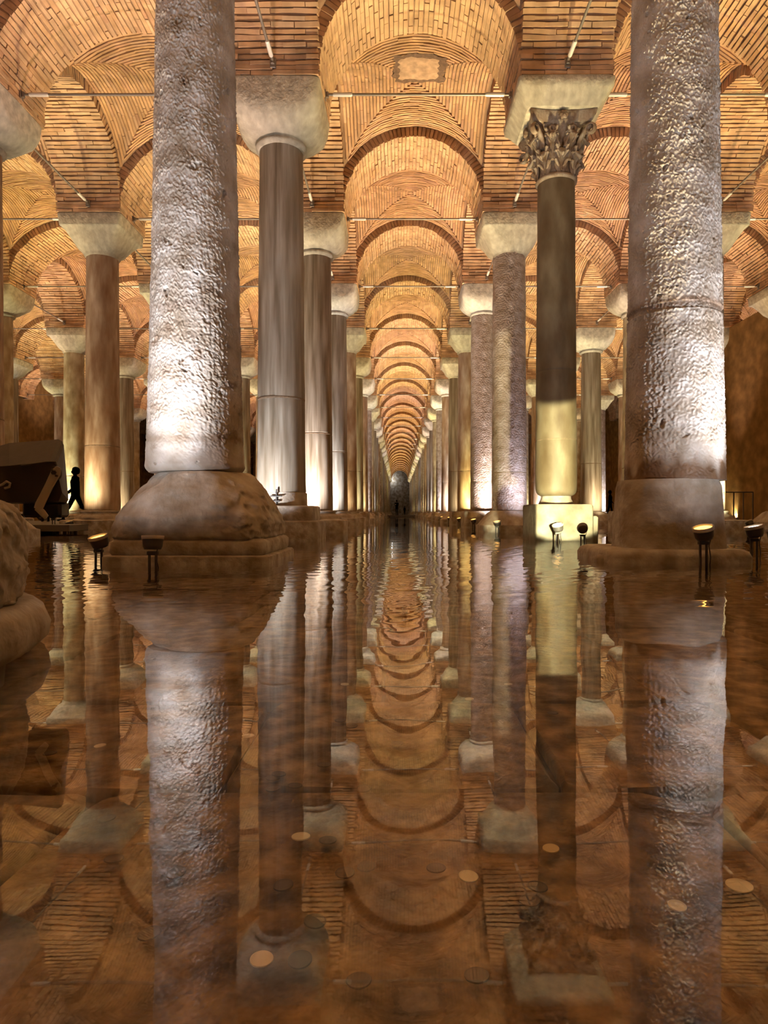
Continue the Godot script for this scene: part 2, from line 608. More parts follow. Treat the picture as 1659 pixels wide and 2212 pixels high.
# the bricks of one bay's web: courses run parallel to the four arches and meet in the groins
func vault_bricks(ax: float, az: float) -> MB:
	var b := MB.new()
	for way in 2:
		var a := ax if way == 0 else az
		var o := az if way == 0 else ax
		var pitch := 0.076
		var n := int(a / pitch)
		for i in range(-n, n + 1):
			var s := (i + 0.5) * pitch
			if absf(s) > a - 0.02:
				continue
			var reach := absf(s) / (a + RING) * (o + RING)
			var z := -reach + rng.randf_range(0.0, 0.25)
			var start := -reach
			while start < reach - 0.03:
				var ln := minf(rng.randf_range(0.27, 0.36), reach - start)
				if start == -reach:
					ln = minf(rng.randf_range(0.1, 0.34), reach - start)
				var m := start + ln / 2
				var e := 0.01
				var slope := (web(m + e, o) - web(m - e, o)) / (2 * e)
				var steep := sqrt(1 + slope * slope)
				# keep bricks about a third of a metre long where the web is steep
				if ln * steep > 0.45:
					ln = 0.34 / steep
					m = start + ln / 2
					slope = (web(m + e, o) - web(m - e, o)) / (2 * e)
					steep = sqrt(1 + slope * slope)
				var u := Vector3(0, slope, 1) / steep if way == 0 else Vector3(1, slope, 0) / steep
				var t := Vector3(1, 0, 0) if way == 0 else Vector3(0, 0, 1)
				var w := u.cross(t).normalized()
				if w.y > 0:
					w = -w
				var c := Vector3(s, web(m, o), m) if way == 0 else Vector3(m, web(m, o), s)
				brick(b, c + w * (rng.randf_range(-0.006, 0.007) + 0.005) + t * (0.012 * wob.get_noise_3d(c.x * 1.3, way * 9.0, c.z * 1.3)), u, t, w, maxf(0.02, ln * steep / 2 - 0.002), 0.026, 0.022)
				start += ln
	return b


func vault_backing(ax: float, az: float) -> MB:
	var b := MB.new()
	var p := PackedVector3Array()
	var n := 28
	for i in n + 1:
		for j in n + 1:
			var x := (float(j) / n * 2 - 1) * (ax + 0.1)
			var z := (float(i) / n * 2 - 1) * (az + 0.1)
			p.append(Vector3(x, maxf(web(x, ax), web(z, az)) + 0.008, z))
	b.grid(p, n + 1, n + 1, false, true)
	return b


# where the soffit bricks of an arch sit: [centre, along, tangent, inward]
func arch_places(a: float) -> Array:
	var out := []
	var step := 0.01
	var run := 0.0
	var next := 0.046
	var th := 0.0
	var course := 0
	while th < PI:
		var d := Vector2(a * sin(th), RISE * cos(th)).length() * step
		run += d
		th += step
		if run >= next:
			next += 0.092
			var t := Vector3(-a * sin(th), RISE * cos(th), 0).normalized()
			var w := Vector3(t.y, -t.x, 0)
			if w.y > 0 or (absf(w.y) < 0.2 and w.x * cos(th) > 0):
				w = -w
			var o := Vector3(a * cos(th), SPRING + RISE * sin(th), 0)
			var z := -HALF
			var first := 0.19 if course % 2 else 0.37
			while z < HALF - 0.02:
				var ln := minf(first if z == -HALF else 0.37, HALF - z)
				if HALF - z - ln < 0.1:
					ln = HALF - z
				out.append([o + Vector3(0, 0, z + ln / 2), ln, t, w])
				z += ln
			course += 1
	# the little upright wall under the springing
	for s in [-1.0, 1.0]:
		for k in 2:
			var z := -HALF
			while z < HALF - 0.02:
				var ln := minf(0.375, HALF - z)
				out.append([Vector3(s * a, IMPOST + 0.04 + k * 0.085, z + ln / 2), ln, Vector3(0, 1, 0), Vector3(-s, 0, 0)])
				z += ln
	return out


func arch_bricks(a: float) -> MB:
	var b := MB.new()
	for q in arch_places(a):
		var w: Vector3 = q[3]
		var end_jit := rng.randf_range(-0.012, 0.014)
		var lean := rng.randf_range(-0.035, 0.035)
		var u: Vector3 = (Vector3(0, 0, 1) + q[2] * lean).normalized()
		var t: Vector3 = (q[2] - Vector3(0, 0, 1) * lean).normalized()
		brick(b, q[0] - w * (0.108 + rng.randf_range(-0.016, 0.012)) + Vector3(0, 0, end_jit), u, t, w, q[1] / 2 - 0.001, rng.randf_range(0.027, 0.038), 0.12, rng.randf_range(0.1, 0.7))
	return b


# the body of an arch: soffit and both faces, a little behind the bricks
func arch_core(a: float) -> MB:
	var b := MB.new()
	var n := 32
	var face := HALF - 0.02
	for i in n:
		var p := []
		for k in 2:
			var th := PI * (i + k) / n
			var inner := Vector3((a + 0.02) * cos(th), SPRING + (RISE + 0.02) * sin(th), 0)
			var outer := Vector3((a + RING + 0.05) * cos(th), SPRING + (RISE + RING + 0.05) * sin(th), 0)
			p.append([inner, outer])
		var z := Vector3(0, 0, face)
		b.quad(p[0][0] - z, p[0][0] + z, p[1][0] + z, p[1][0] - z, Vector3(0, SPRING, 0) - p[0][0])
		b.quad(p[0][0] + z, p[0][1] + z, p[1][1] + z, p[1][0] + z, Vector3.BACK)
		b.quad(p[0][0] - z, p[0][1] - z, p[1][1] - z, p[1][0] - z, Vector3.FORWARD)
	return b


func build_ceiling() -> void:
	var c := thing("ceiling", "brick groin vaults on round arches over the whole cistern", "ceiling", Vector3.ZERO, "", "structure")
	var sl := MB.new()
	sl.bevel(Vector3(LINES[0] - 0.8, 9.95, row_z(LAST) - 3.2), Vector3(LINES[8] + 0.8, 10.6, row_z(-1) + 3.4), 0.02)
	put("roof_fill", sl.mesh(M.mortar), c)
	var az := S / 2 - HALF
	var single := []
	for k in 10:
		var b := MB.new()
		brick(b, Vector3.ZERO, Vector3(0, 0, 1), Vector3(1, 0, 0), Vector3(0, -1, 0), 0.5, 0.034 + 0.002 * (k % 3), 0.12, 0.4)
		single.append(b.mesh(M.brick))
	var long_core := arch_core(az).mesh(M.mortar)
	var long_bricks := arch_bricks(az).mesh(M.brick)
	for aisle in 8:
		var width: float = LINES[aisle + 1] - LINES[aisle]
		var mid: float = (LINES[aisle + 1] + LINES[aisle]) / 2
		var ax := width / 2 - HALF
		var vb := vault_bricks(ax, az).mesh(M.brick)
		var vm := vault_backing(ax, az).mesh(M.mortar)
		var ac := arch_core(ax).mesh(M.mortar)
		var ab := arch_bricks(ax).mesh(M.brick)
		for k in range(-1, LAST + 1):
			if k < LAST:
				var v := put("vault", vm, c, Vector3(mid, 0, row_z(k + 0.5)))
				put("brickwork", vb, v).set_meta("kind", "stuff")
				if aisle == 4 and k == 2:
					crown_patch(v, ax, az)
			var a := put("arch", ac, c, Vector3(mid, 0, row_z(k)))
			if aisle == 4 and k == 2:
				# the nearest arch over the central aisle: its bricks one by one
				for q in arch_places(ax):
					var w: Vector3 = q[3]
					var t: Vector3 = q[2]
					var o: MeshInstance3D = put("brick", single[rng.randi() % 10], a, q[0] - w * (0.11 + rng.randf_range(-0.012, 0.006)) + Vector3(0, 0, rng.randf_range(-0.012, 0.014)))
					o.basis = Basis(t, -w, t.cross(-w)) * Basis.from_scale(Vector3(1, 1, float(q[1]) - 0.012))
			else:
				put("brickwork", ab, a).set_meta("kind", "stuff")
	for line in range(0, 9):
		for k in range(-1, LAST):
			var a := put("arch", long_core, c, Vector3(LINES[line], 0, row_z(k + 0.5)))
			a.rotation.y = PI / 2
			put("brickwork", long_bricks, a).set_meta("kind", "stuff")


# a rough square of plaster that closes an old hole near the crown, on a dark sheet whose colour paints the shade of a ragged gap
func crown_patch(v: Node3D, ax: float, az: float) -> void:
	var b := MB.new()
	var gap := MB.new()
	var p := PackedVector3Array()
	var g := PackedVector3Array()
	var n := 16
	for i in n + 1:
		for j in n + 1:
			var s := Vector2(float(j) / n * 2 - 1, float(i) / n * 2 - 1)
			var x := 0.06 + s.x * 0.42 + 0.05 * wob.get_noise_2d(s.y * 2.0, 4.0)
			var z := 0.42 + s.y * 0.34 + 0.04 * wob.get_noise_2d(s.x * 2.0, 9.0)
			var edge := maxf(absf(s.x), absf(s.y))
			p.append(Vector3(x, maxf(web(x, ax), web(z, az)) - 0.055 + 0.02 * wob.get_noise_2d(x * 5.0, z * 5.0) + (0.03 if edge > 0.99 else 0.0), z))
			var xg := 0.08 + s.x * 0.53 + 0.09 * wob.get_noise_2d(s.y * 3.0, 1.0)
			var zg := 0.42 + s.y * 0.43 + 0.07 * wob.get_noise_2d(s.x * 3.0, 6.0)
			g.append(Vector3(xg, maxf(web(xg, ax), web(zg, az)) - 0.036, zg))
	b.grid(p, n + 1, n + 1, false, true)
	gap.grid(g, n + 1, n + 1, false, true)
	put("plaster_patch", b.mesh(M.patch_plaster), v)
	put("painted_gap", gap.mesh(M.painted_gap), v)


# ------------------------------------------------------------------ water and pool floor
func build_water() -> void:
	var size := 768
	var tile := 12.0
	var r := RandomNumberGenerator.new()
	r.seed = 5
	var n := size * size
	var sum_x := PackedFloat32Array()
	var sum_y := PackedFloat32Array()
	sum_x.resize(n)
	sum_y.resize(n)
	# ripples run in bands across the basin; between them only a slow swell is left
	var band := PackedFloat32Array()
	band.resize(size)
	for y in size:
		var z := tile * (1.0 - float(y) / size)      # metres in front of the viewer, repeating
		band[y] = 0.10 + 0.9 * smoothstep(2.4, 4.2, z) * (1.0 - smoothstep(8.5, 11.0, z))
	for i in 15:
		var small := i < 10
		var wl := 0.10 * pow(3.2, r.randf()) if small else r.randf_range(0.35, 0.9)
		var dir := r.randf_range(-0.9, 0.9) + (PI / 2 if r.randf() < 0.7 else 0.0)
		var kx := roundf(cos(dir) * tile / wl)
		var ky := roundf(sin(dir) * tile / wl)
		var to := Vector2(kx, ky).normalized()
		var amp := 0.0055 if small else 0.0011
		var ph := r.randf_range(0, TAU)
		var ca := PackedFloat32Array()
		var sa := PackedFloat32Array()
		for x in size:
			ca.append(cos(kx * TAU * x / size + ph))
			sa.append(sin(kx * TAU * x / size + ph))
		for y in size:
			var a := amp * (band[y] if small else 1.0)
			var cb := cos(ky * TAU * y / size) * a
			var sb := sin(ky * TAU * y / size) * a
			var o := y * size
			for x in size:
				var w := ca[x] * cb - sa[x] * sb
				sum_x[o + x] += w * to.x
				sum_y[o + x] += w * to.y
	var data := PackedFloat32Array()
	data.resize(n * 3)
	for i in n:
		data[i * 3] = 0.5 - sum_x[i] * 0.5
		data[i * 3 + 1] = 0.5 - sum_y[i] * 0.5
		data[i * 3 + 2] = 1.0
	var img := Image.create_from_data(size, size, false, Image.FORMAT_RGBF, data.to_byte_array())
	var tex := ImageTexture.create_from_image(img)
	var m := StandardMaterial3D.new()
	m.resource_name = "water"
	m.transparency = BaseMaterial3D.TRANSPARENCY_ALPHA
	m.albedo_color = Color(0.16, 0.10, 0.05, 0.02)
	m.roughness = 0.0
	m.metallic_specular = 0.46
	m.normal_enabled = true
	m.normal_texture = tex
	m.normal_scale = 1.0
	var z0 := row_z(-1) + 2.6
	var z1 := row_z(LAST) - 2.4
	var b := MB.new()
	var x0: float = LINES[0] + 0.2
	var x1: float = LINES[8] - 0.2
	for y in [0.0, -0.0005]:      # the water surface, and a second sheet added under it to strengthen reflections
		b.quad(Vector3(x0, y, z0), Vector3(x1, y, z0), Vector3(x1, y, z1), Vector3(x0, y, z1), Vector3.UP)
	for q in b.v:
		b.uv.append(Vector2(q.x, q.z) / tile)
	tag(put("water", b.mesh(m), self), "still clear shallow water mirroring the lit columns and vaults", "water", "", "stuff")


func build_floor() -> void:
	var f := thing("floor", "brown stone slab floor of the pool under shallow water", "floor", Vector3.ZERO, "", "structure")
	var b := MB.new()
	b.bevel(Vector3(LINES[0], -0.6, row_z(LAST) - 2.4), Vector3(LINES[8], POOL - 0.03, row_z(-1) + 2.6), 0.01)
	put("silt_bed", b.mesh(M.pool_silt), f)
	# slabs: courses of uneven depth, each cut into uneven lengths
	var r := RandomNumberGenerator.new()
	r.seed = 12
	var d := -0.2
	while d < 9.0:
		var deep := r.randf_range(0.45, 0.85)
		var x := -4.5 + r.randf_range(0, 0.5)
		while x < 4.5:
			var w := r.randf_range(0.5, 1.3)
			slab(f, x, d, w, deep, r)
			x += w
		d += deep


func slab(f: Node3D, x: float, d: float, w: float, deep: float, r: RandomNumberGenerator) -> void:
	var b := MB.new()
	var k := r.randf_range(0.9, 1.12)
	b.tint = Color(0.47 * k, 0.335 * k, 0.17 * k) if r.randf() < 0.7 else Color(0.445 * k, 0.34 * k, 0.205 * k)
	var h := POOL + r.randf_range(-0.006, 0.003)
	var tilt := Vector2(r.randf_range(-0.006, 0.006), r.randf_range(-0.006, 0.006))
	var n := 44
	var rings := []
	var ox := x + w / 2
	var oz := -(d + deep / 2)
	for lev in [[0.004, -0.1], [0.000, -0.010], [0.010, 0.0]]:
		var ring := PackedVector3Array()
		for j in n:
			var a := TAU * j / n
			var cs := cos(a)
			var sn := sin(a)
			var q := Vector3(signf(cs) * pow(absf(cs), 0.14) * (w / 2 - lev[0]), 0, signf(sn) * pow(absf(sn), 0.14) * (deep / 2 - lev[0]))
			var e := 0.035 * wob.get_noise_3d((ox + q.x) * 5.0, 3.0, (oz + q.z) * 5.0) - 0.006
			q += Vector3(q.x, 0, q.z).normalized() * e
			q.y = h + lev[1] + q.x * tilt.x + q.z * tilt.y
			ring.append(q + Vector3(ox, 0, oz))
		rings.append(ring)
	var p := PackedVector3Array()
	for g in rings:
		p.append_array(g)
	b.grid(p, 3, n, true, false)
	b.fan(rings[2], Vector3.UP)
	put("stone_slab", b.mesh(M.pool_stone), f)


# ------------------------------------------------------------------ columns
var shafts := {}
var caps := {}
var bases := {}


func rough(amp: float, freq: float, off: float) -> Callable:
	return func(q: Vector3, _a: float) -> float: return amp * wob.get_noise_3d(q.x * freq + off, q.y * freq, q.z * freq)


# a plain shaft from y0 to y1, with a groove at each joint
func shaft_mesh(y0: float, y1: float, rb: float, rt: float, joints: Array, m: Material, amp := 0.006, seg := 40) -> ArrayMesh:
	var lev := []
	var n := 26
	for i in n + 1:
		var t := float(i) / n
		var y := lerpf(y0, y1, t)
		lev.append([y, lerpf(rb, rt, pow(t, 0.8))])
	lev[0][1] -= 0.012
	lev.insert(1, [y0 + 0.03, rb])
	for j in joints:
		var rj := lerpf(rb, rt, pow((j - y0) / (y1 - y0), 0.8))
		for k in [[-0.02, 0.0], [-0.008, -0.012], [0.008, -0.012], [0.02, 0.0]]:
			lev.append([j + k[0], rj + k[1]])
	lev.sort_custom(func(p, q): return p[0] < q[0])
	var full := []
	for l in lev:
		full.append([l[0], l[1], l[1], 2.0])
	var b := MB.new()
	b.loft(full, seg, true, rough(amp, 1.6, y0 + rb * 31.0))
	return b.mesh(m)


func ring_mesh(y: float, r: float, m: Material, h := 0.012) -> ArrayMesh:
	var b := MB.new()
	b.loft([[y - h, r - 0.02, r - 0.02, 2], [y - h, r - 0.003, r - 0.003, 2], [y + h, r - 0.003, r - 0.003, 2], [y + h, r - 0.02, r - 0.02, 2]], 40, false, rough(0.006, 6.0, 2.0))
	return b.mesh(m)


func cushion_capital(y0: float, r: float, m: Material, flat := false) -> ArrayMesh:
	var b := MB.new()
	var h := IMPOST - y0
	var lev := []
	if flat:
		lev = [[0.0, r, 2.0], [0.05, r + 0.03, 2.0], [0.10, r + 0.02, 2.4], [0.2, 0.50, 3.0], [0.45, 0.60, 5.0], [0.66, 0.70, 9.0], [0.68, 0.74, 14.0], [0.98, 0.76, 18.0], [1.0, 0.74, 18.0]]
	else:
		lev = [[0.0, r, 2.0], [0.04, r + 0.05, 2.0], [0.09, r + 0.06, 2.0], [0.13, r + 0.03, 2.2], [0.2, 0.54, 2.6], [0.32, 0.65, 3.2], [0.45, 0.715, 4.4], [0.58, 0.74, 6.5], [0.72, 0.75, 10.0], [0.98, 0.76, 16.0], [1.0, 0.745, 16.0]]
	var full := []
	for l in lev:
		full.append([y0 + l[0] * h, l[1], l[1], l[2]])
	b.loft(full, 64, true, rough(0.035, 2.3, y0))
	return b.mesh(m)


func base_mesh(kind: int, top: float, r: float, m: Material) -> ArrayMesh:
	var b := MB.new()
	if kind == 0:      # square plinth under a rounded moulding
		b.loft([[-0.5, 0.74, 0.74, 14], [top * 0.52, 0.74, 0.74, 14], [top * 0.56, 0.71, 0.71, 14], [top * 0.57, 0.60, 0.60, 4], [top * 0.62, 0.63, 0.63, 2], [top * 0.72, 0.63, 0.63, 2], [top * 0.80, r + 0.10, r + 0.10, 2], [top * 0.88, r + 0.05, r + 0.05, 2], [top * 0.94, r + 0.09, r + 0.09, 2], [top, r + 0.06, r + 0.06, 2], [top, r - 0.05, r - 0.05, 2]], 56, true, rough(0.02, 3.0, 1.0))
	elif kind == 1:    # plain block
		b.loft([[-0.5, 0.70, 0.70, 12], [top * 0.9, 0.69, 0.69, 12], [top, 0.66, 0.66, 10]], 56, true, rough(0.03, 2.2, 5.0))
	else:              # pyramid-shouldered base
		b.loft([[-0.5, 0.76, 0.76, 10], [top * 0.3, 0.76, 0.76, 10], [top * 0.34, 0.72, 0.72, 8], [top * 0.9, r + 0.10, r + 0.10, 3], [top, r + 0.03, r + 0.03, 2]], 56, true, rough(0.03, 2.0, 9.0))
	return b.mesh(m)


func build_columns() -> void:
	shafts.streak = shaft_mesh(0.52, 6.8, 0.42, 0.37, [2.4], M.marble_streaked)
	shafts.brown = shaft_mesh(0.52, 6.8, 0.42, 0.37, [2.1], M.marble_brown)
	shafts.pecked = shaft_mesh(0.52, 6.8, 0.435, 0.40, [1.45], M.marble_pecked, 0.014)
	shafts.cream = shaft_mesh(0.52, 6.8, 0.41, 0.37, [1.9], M.marble_cream)
	caps.cushion = cushion_capital(6.75, 0.385, M.impost_stone)
	caps.block = cushion_capital(6.75, 0.385, M.impost_stone, true)
	caps.pale = cushion_capital(6.75, 0.385, M.pale_stone)
	for k in 3:
		bases[k] = base_mesh(k, 0.52, 0.43, M.base_stone)
	front_left()
	front_right()
	front_base()
	plain_column(5, 0, "brown", "cushion", 0, "stone column beside the viewer, out of the picture on the right")
	second_left()
	carved_column()
	for line in range(1, 8):
		var reach := LAST if line in [4, 5] else 12
		for r in range(1, reach + 1):
			if line in [4, 5] and r < 3:
				continue
			var sh: String = ["streak", "brown", "cream", "streak", "pecked"][(r * 3 + line * 5) % 5]
			var ca: String = ["cushion", "block", "cushion", "pale"][(r * 5 + line * 3) % 4]
			var ba: int = (r + line) % 3
			var look := {"streak": "streaked grey marble", "brown": "brownish marble", "cream": "pale cream marble", "pecked": "rough pecked grey"}
			if line == 4 and r == 3:
				sh = "streak"; ca = "cushion"; ba = 0
			if line == 4 and r == 4:
				sh = "streak"; ca = "pale"; ba = 0
			if line == 4 and r == 5:
				sh = "brown"; ca = "block"; ba = 0
			if line == 5 and r == 3:
				sh = "pecked"; ca = "block"; ba = 2
			if line == 5 and r == 4:
				sh = "pecked"; ca = "pale"; ba = 1
			if line == 5 and r == 5:
				sh = "brown"; ca = "block"; ba = 1
			if line == 3 and r == 3:
				sh = "brown"; ca = "block"; ba = 0
			if line == 2 and r == 5:
				sh = "cream"; ca = "block"; ba = 0
			plain_column(line, r, sh, ca, ba, "%s column, %s from the front in the %s" % [look[sh], ORD[r], LINE_WORDS[line]])


func plain_column(line: int, r: int, sh: String, ca: String, ba: int, label: String) -> void:
	var t := thing("column", label, "column", Vector3(LINES[line], 0, row_z(r)), "rows of columns")
	var s := put("shaft", shafts[sh], t)
	s.rotation.y = rng.randf_range(0, TAU)
	var j: float = {"streak": 2.4, "brown": 2.1, "pecked": 1.45, "cream": 1.9}[sh]
	if not shafts.has(sh + "_joint"):
		var rb := 0.435 if sh == "pecked" else 0.42
		shafts[sh + "_joint"] = ring_mesh(j, lerpf(rb, rb - 0.045, pow((j - 0.52) / 6.28, 0.8)), M.joint_mortar)
	put("joint", shafts[sh + "_joint"], t)
	put("capital", caps[ca], t).rotation.y = PI / 2 * (rng.randi() % 4)
	put("base", bases[ba], t).rotation.y = PI / 2 * (rng.randi() % 4)


# the rough shaft of a front column: a fine grid pushed in and out by the dents of the mason's point
func pitted_shaft(y0: float, y1: float, rad: Callable, seed_off: float, amp: float, bands: Callable, face: float) -> ArrayMesh:
	var b := MB.new()
	var angles := PackedFloat32Array()
	for k in 216:
		angles.append(face - 1.85 + 3.7 * k / 215.0)
	for k in 48:
		angles.append(face + 1.85 + (TAU - 3.7) * (k + 1) / 49.0)
	var seg := angles.size()
	var rows := int((y1 - y0) / 0.0078)
	var p := PackedVector3Array()
	var cl := PackedColorArray()
	p.resize((rows + 1) * seg)
	cl.resize((rows + 1) * seg)
	for i in rows + 1:
		var y := lerpf(y0, y1, float(i) / rows)
		var r0: float = rad.call(y)
		for j in seg:
			var a := angles[j]
			var cs := cos(a)
			var sn := sin(a)
			var ux := cs * 0.5 + seed_off
			var n0 := pit.get_noise_3d(ux * 7.0, y * 7.0, sn * 3.5)
			var n1 := 0.6 * pit.get_noise_3d(ux * 31.0, y * 40.0, sn * 0.5 * 31.0) - 2.1 * (pit2.get_noise_3d(ux * 26.0, y * 38.0 + 2.0 * n0, sn * 0.5 * 26.0) + 0.5)
			var n2 := pit.get_noise_3d(ux * 3.0 + 40.0, y * 4.0, sn * 1.5)
			var big := wob.get_noise_3d(ux * 5.0, y * 5.5, sn * 2.5 + 9.0)
			var info: Vector2 = bands.call(y, a, n2)   # x: how rough, y: how stained
			var e: float = amp * info.x * (n1 * (0.8 + 0.5 * n2)) + 0.005 * n2
			if big > 0.52:
				e -= minf((big - 0.52) * 0.25, 0.02)
			p[i * seg + j] = Vector3(cs * (r0 + e), y, sn * (r0 + e))
			var st := clampf(info.y, 0.0, 1.0)
			cl[i * seg + j] = Color(1, 1, 1).lerp(Color(0.45, 0.30, 0.19), st)
	b.grid(p, rows + 1, seg, true, false, cl)
	b.fan(p.slice(0, seg), Vector3.DOWN)
	return b.mesh(M.pitted_marble)


func front_left() -> void:
	var t := thing("column", "massive pale pitted column in front on the left, standing on a bulging stone base", "column", Vector3(LINES[4], 0, row_z(1)), "rows of columns")
	var rad := func(y: float) -> float:
		var k := clampf((y - 0.86) / 4.8, 0.0, 1.0)
		var r := lerpf(0.49, 0.375, pow(k, 0.62))
		if y < 0.93:
			r -= 0.05 * pow((0.93 - y) / 0.07, 2.0)
		return r
	var bands := func(y: float, a: float, n: float) -> Vector2:
		var st := 0.0
		for q in [[1.17, 0.035, 0.75], [2.42, 0.05, 0.45]]:
			var e: float = absf(y - q[0] - 0.03 * n - 0.01 * sin(a * 3.0)) / q[1]
			st = maxf(st, q[2] * clampf(1.3 - e, 0.0, 1.0) * (0.6 + 0.8 * n))
		st = maxf(st, clampf((n - 0.33) * 2.2, 0.0, 0.6) * (1.0 if y < 2.6 else 0.5))
		return Vector2(clampf((y - 0.85) / 0.45, 0.25, 1.0), st)
	put("shaft", pitted_shaft(0.86, 6.8, rad, 0.0, 0.0095, bands, atan2(6.54, 2.04)), t)
	put("capital", caps.cushion, t)
	# the base: low slab, upper slab, a rounded moulding worn out of square
	var b := MB.new()
	b.loft([[-0.5, 0.76, 0.76, 16], [0.06, 0.76, 0.76, 16], [0.075, 0.745, 0.745, 16]], 72, true, rough(0.012, 4.0, 0.5))
	put("plinth_slab", b.mesh(M.base_stone), t, Vector3(0.12, 0, 0))
	b = MB.new()
	b.loft([[0.07, 0.70, 0.70, 14], [0.10, 0.715, 0.715, 14], [0.19, 0.715, 0.715, 14], [0.215, 0.69, 0.69, 12], [0.225, 0.66, 0.66, 12]], 96, true, rough(0.02, 3.0, 7.5))
	put("plinth", b.mesh(M.base_stone), t, Vector3(0.12, 0, 0))
	b = MB.new()
	var lev := []
	for q in [[0.215, 0.68, 10.0], [0.24, 0.705, 9.0], [0.30, 0.715, 7.5], [0.36, 0.715, 6.5], [0.43, 0.705, 5.6], [0.52, 0.675, 4.4], [0.60, 0.635, 3.5], [0.68, 0.59, 2.9], [0.74, 0.55, 2.5], [0.79, 0.52, 2.2], [0.83, 0.49, 2.0], [0.855, 0.45, 2.0]]:
		lev.append([q[0], q[1], q[1], q[2]])
	var fine := []
	for i in lev.size() - 1:
		for k in 5:
			var s := k / 5.0
			fine.append([lerpf(lev[i][0], lev[i + 1][0], s), lerpf(lev[i][1], lev[i + 1][1], s), lerpf(lev[i][2], lev[i + 1][2], s), lerpf(lev[i][3], lev[i + 1][3], s)])
	fine.append(lev[-1])
	var worn := func(q: Vector3, a: float) -> float:
		var e := 0.030 * wob.get_noise_3d(q.x * 2.2, q.y * 3.0, q.z * 2.2) + 0.012 * wob.get_noise_3d(q.x * 9.0 + 5.0, q.y * 9.0, q.z * 9.0)
		var corner := absf(sin(a * 2.0))
		e -= 0.05 * pow(corner, 6.0) * (0.6 + wob.get_noise_3d(q.x * 3.0, q.y * 2.0 + 8.0, q.z * 3.0))
		if q.x > 0.25 and q.z > -0.1 and q.y < 0.66:   # the broken right flank
			e += 0.045 * wob.get_noise_3d(q.x * 6.0, q.y * 6.0 + 3.0, q.z * 6.0) * clampf((q.x - 0.25) * 4.0, 0.0, 1.0)
		return e
	b.loft(fine, 144, true, worn)
	put("base", b.mesh(M.base_stone), t, Vector3(0.10, 0, 0))


func front_right() -> void:
	var t := thing("column", "massive pale pitted column in front on the right, dark ring above its smooth pedestal", "column", Vector3(LINES[5] + 0.02, 0, row_z(1)), "rows of columns")
	var rad := func(y: float) -> float:
		var k := clampf((y - 0.8) / 4.8, 0.0, 1.0)
		var r := lerpf(0.475, 0.40, pow(k, 0.75))
		if y > 2.40 and y < 2.46:
			r -= 0.012
		return r
	var bands := func(y: float, a: float, n: float) -> Vector2:
		var st := 0.0
		var e: float = absf(y - 2.46 - 0.02 * n) / 0.05
		st = 0.8 * clampf(1.3 - e, 0.0, 1.0)
		if y < 1.05:   # ragged darker ring at the foot
			st = maxf(st, clampf((0.98 + 0.13 * n + 0.03 * sin(a * 17.0) - y) * 9.0, 0.0, 1.25))
		return Vector2(clampf((y - 0.75) / 0.5, 0.4, 1.1), st)
	put("shaft", pitted_shaft(0.78, 6.8, rad, 20.0, 0.0105, bands, atan2(6.54, -2.76)), t)
	put("capital", caps.cushion, t)
	var b := MB.new()
	b.loft([[0.11, 0.51, 0.51, 2.6], [0.2, 0.505, 0.505, 2.5], [0.5, 0.495, 0.495, 2.4], [0.72, 0.485, 0.485, 2.2], [0.785, 0.47, 0.47, 2.0]], 64, true, rough(0.015, 2.5, 3.0))
	put("pedestal", b.mesh(M.base_stone), t, Vector3(-0.07, 0, 0))
	b = MB.new()
	b.loft([[-0.5, 0.66, 0.62, 10], [0.05, 0.66, 0.62, 10], [0.10, 0.65, 0.61, 8], [0.12, 0.61, 0.58, 7]], 72, true, rough(0.05, 2.6, 6.0))
	put("plinth_slab", b.mesh(M.base_stone), t, Vector3(-0.16, 0, 0))
	# a flat tongue of broken slab that reaches towards the aisle
	b = MB.new()
	var tip := func(q: Vector3, _a: float) -> float: return 0.03 * wob.get_noise_3d(q.x * 5.0, q.y, q.z * 5.0) - (0.0 if q.x > 0.0 else 0.10 * absf(q.z) / 0.2)
	b.loft([[-0.3, 0.20, 0.20, 3], [0.02, 0.20, 0.2, 3], [0.06, 0.17, 0.16, 3]], 40, true, tip)
	put("broken_slab", b.mesh(M.base_stone), t, Vector3(-0.70, 0, 0.30))


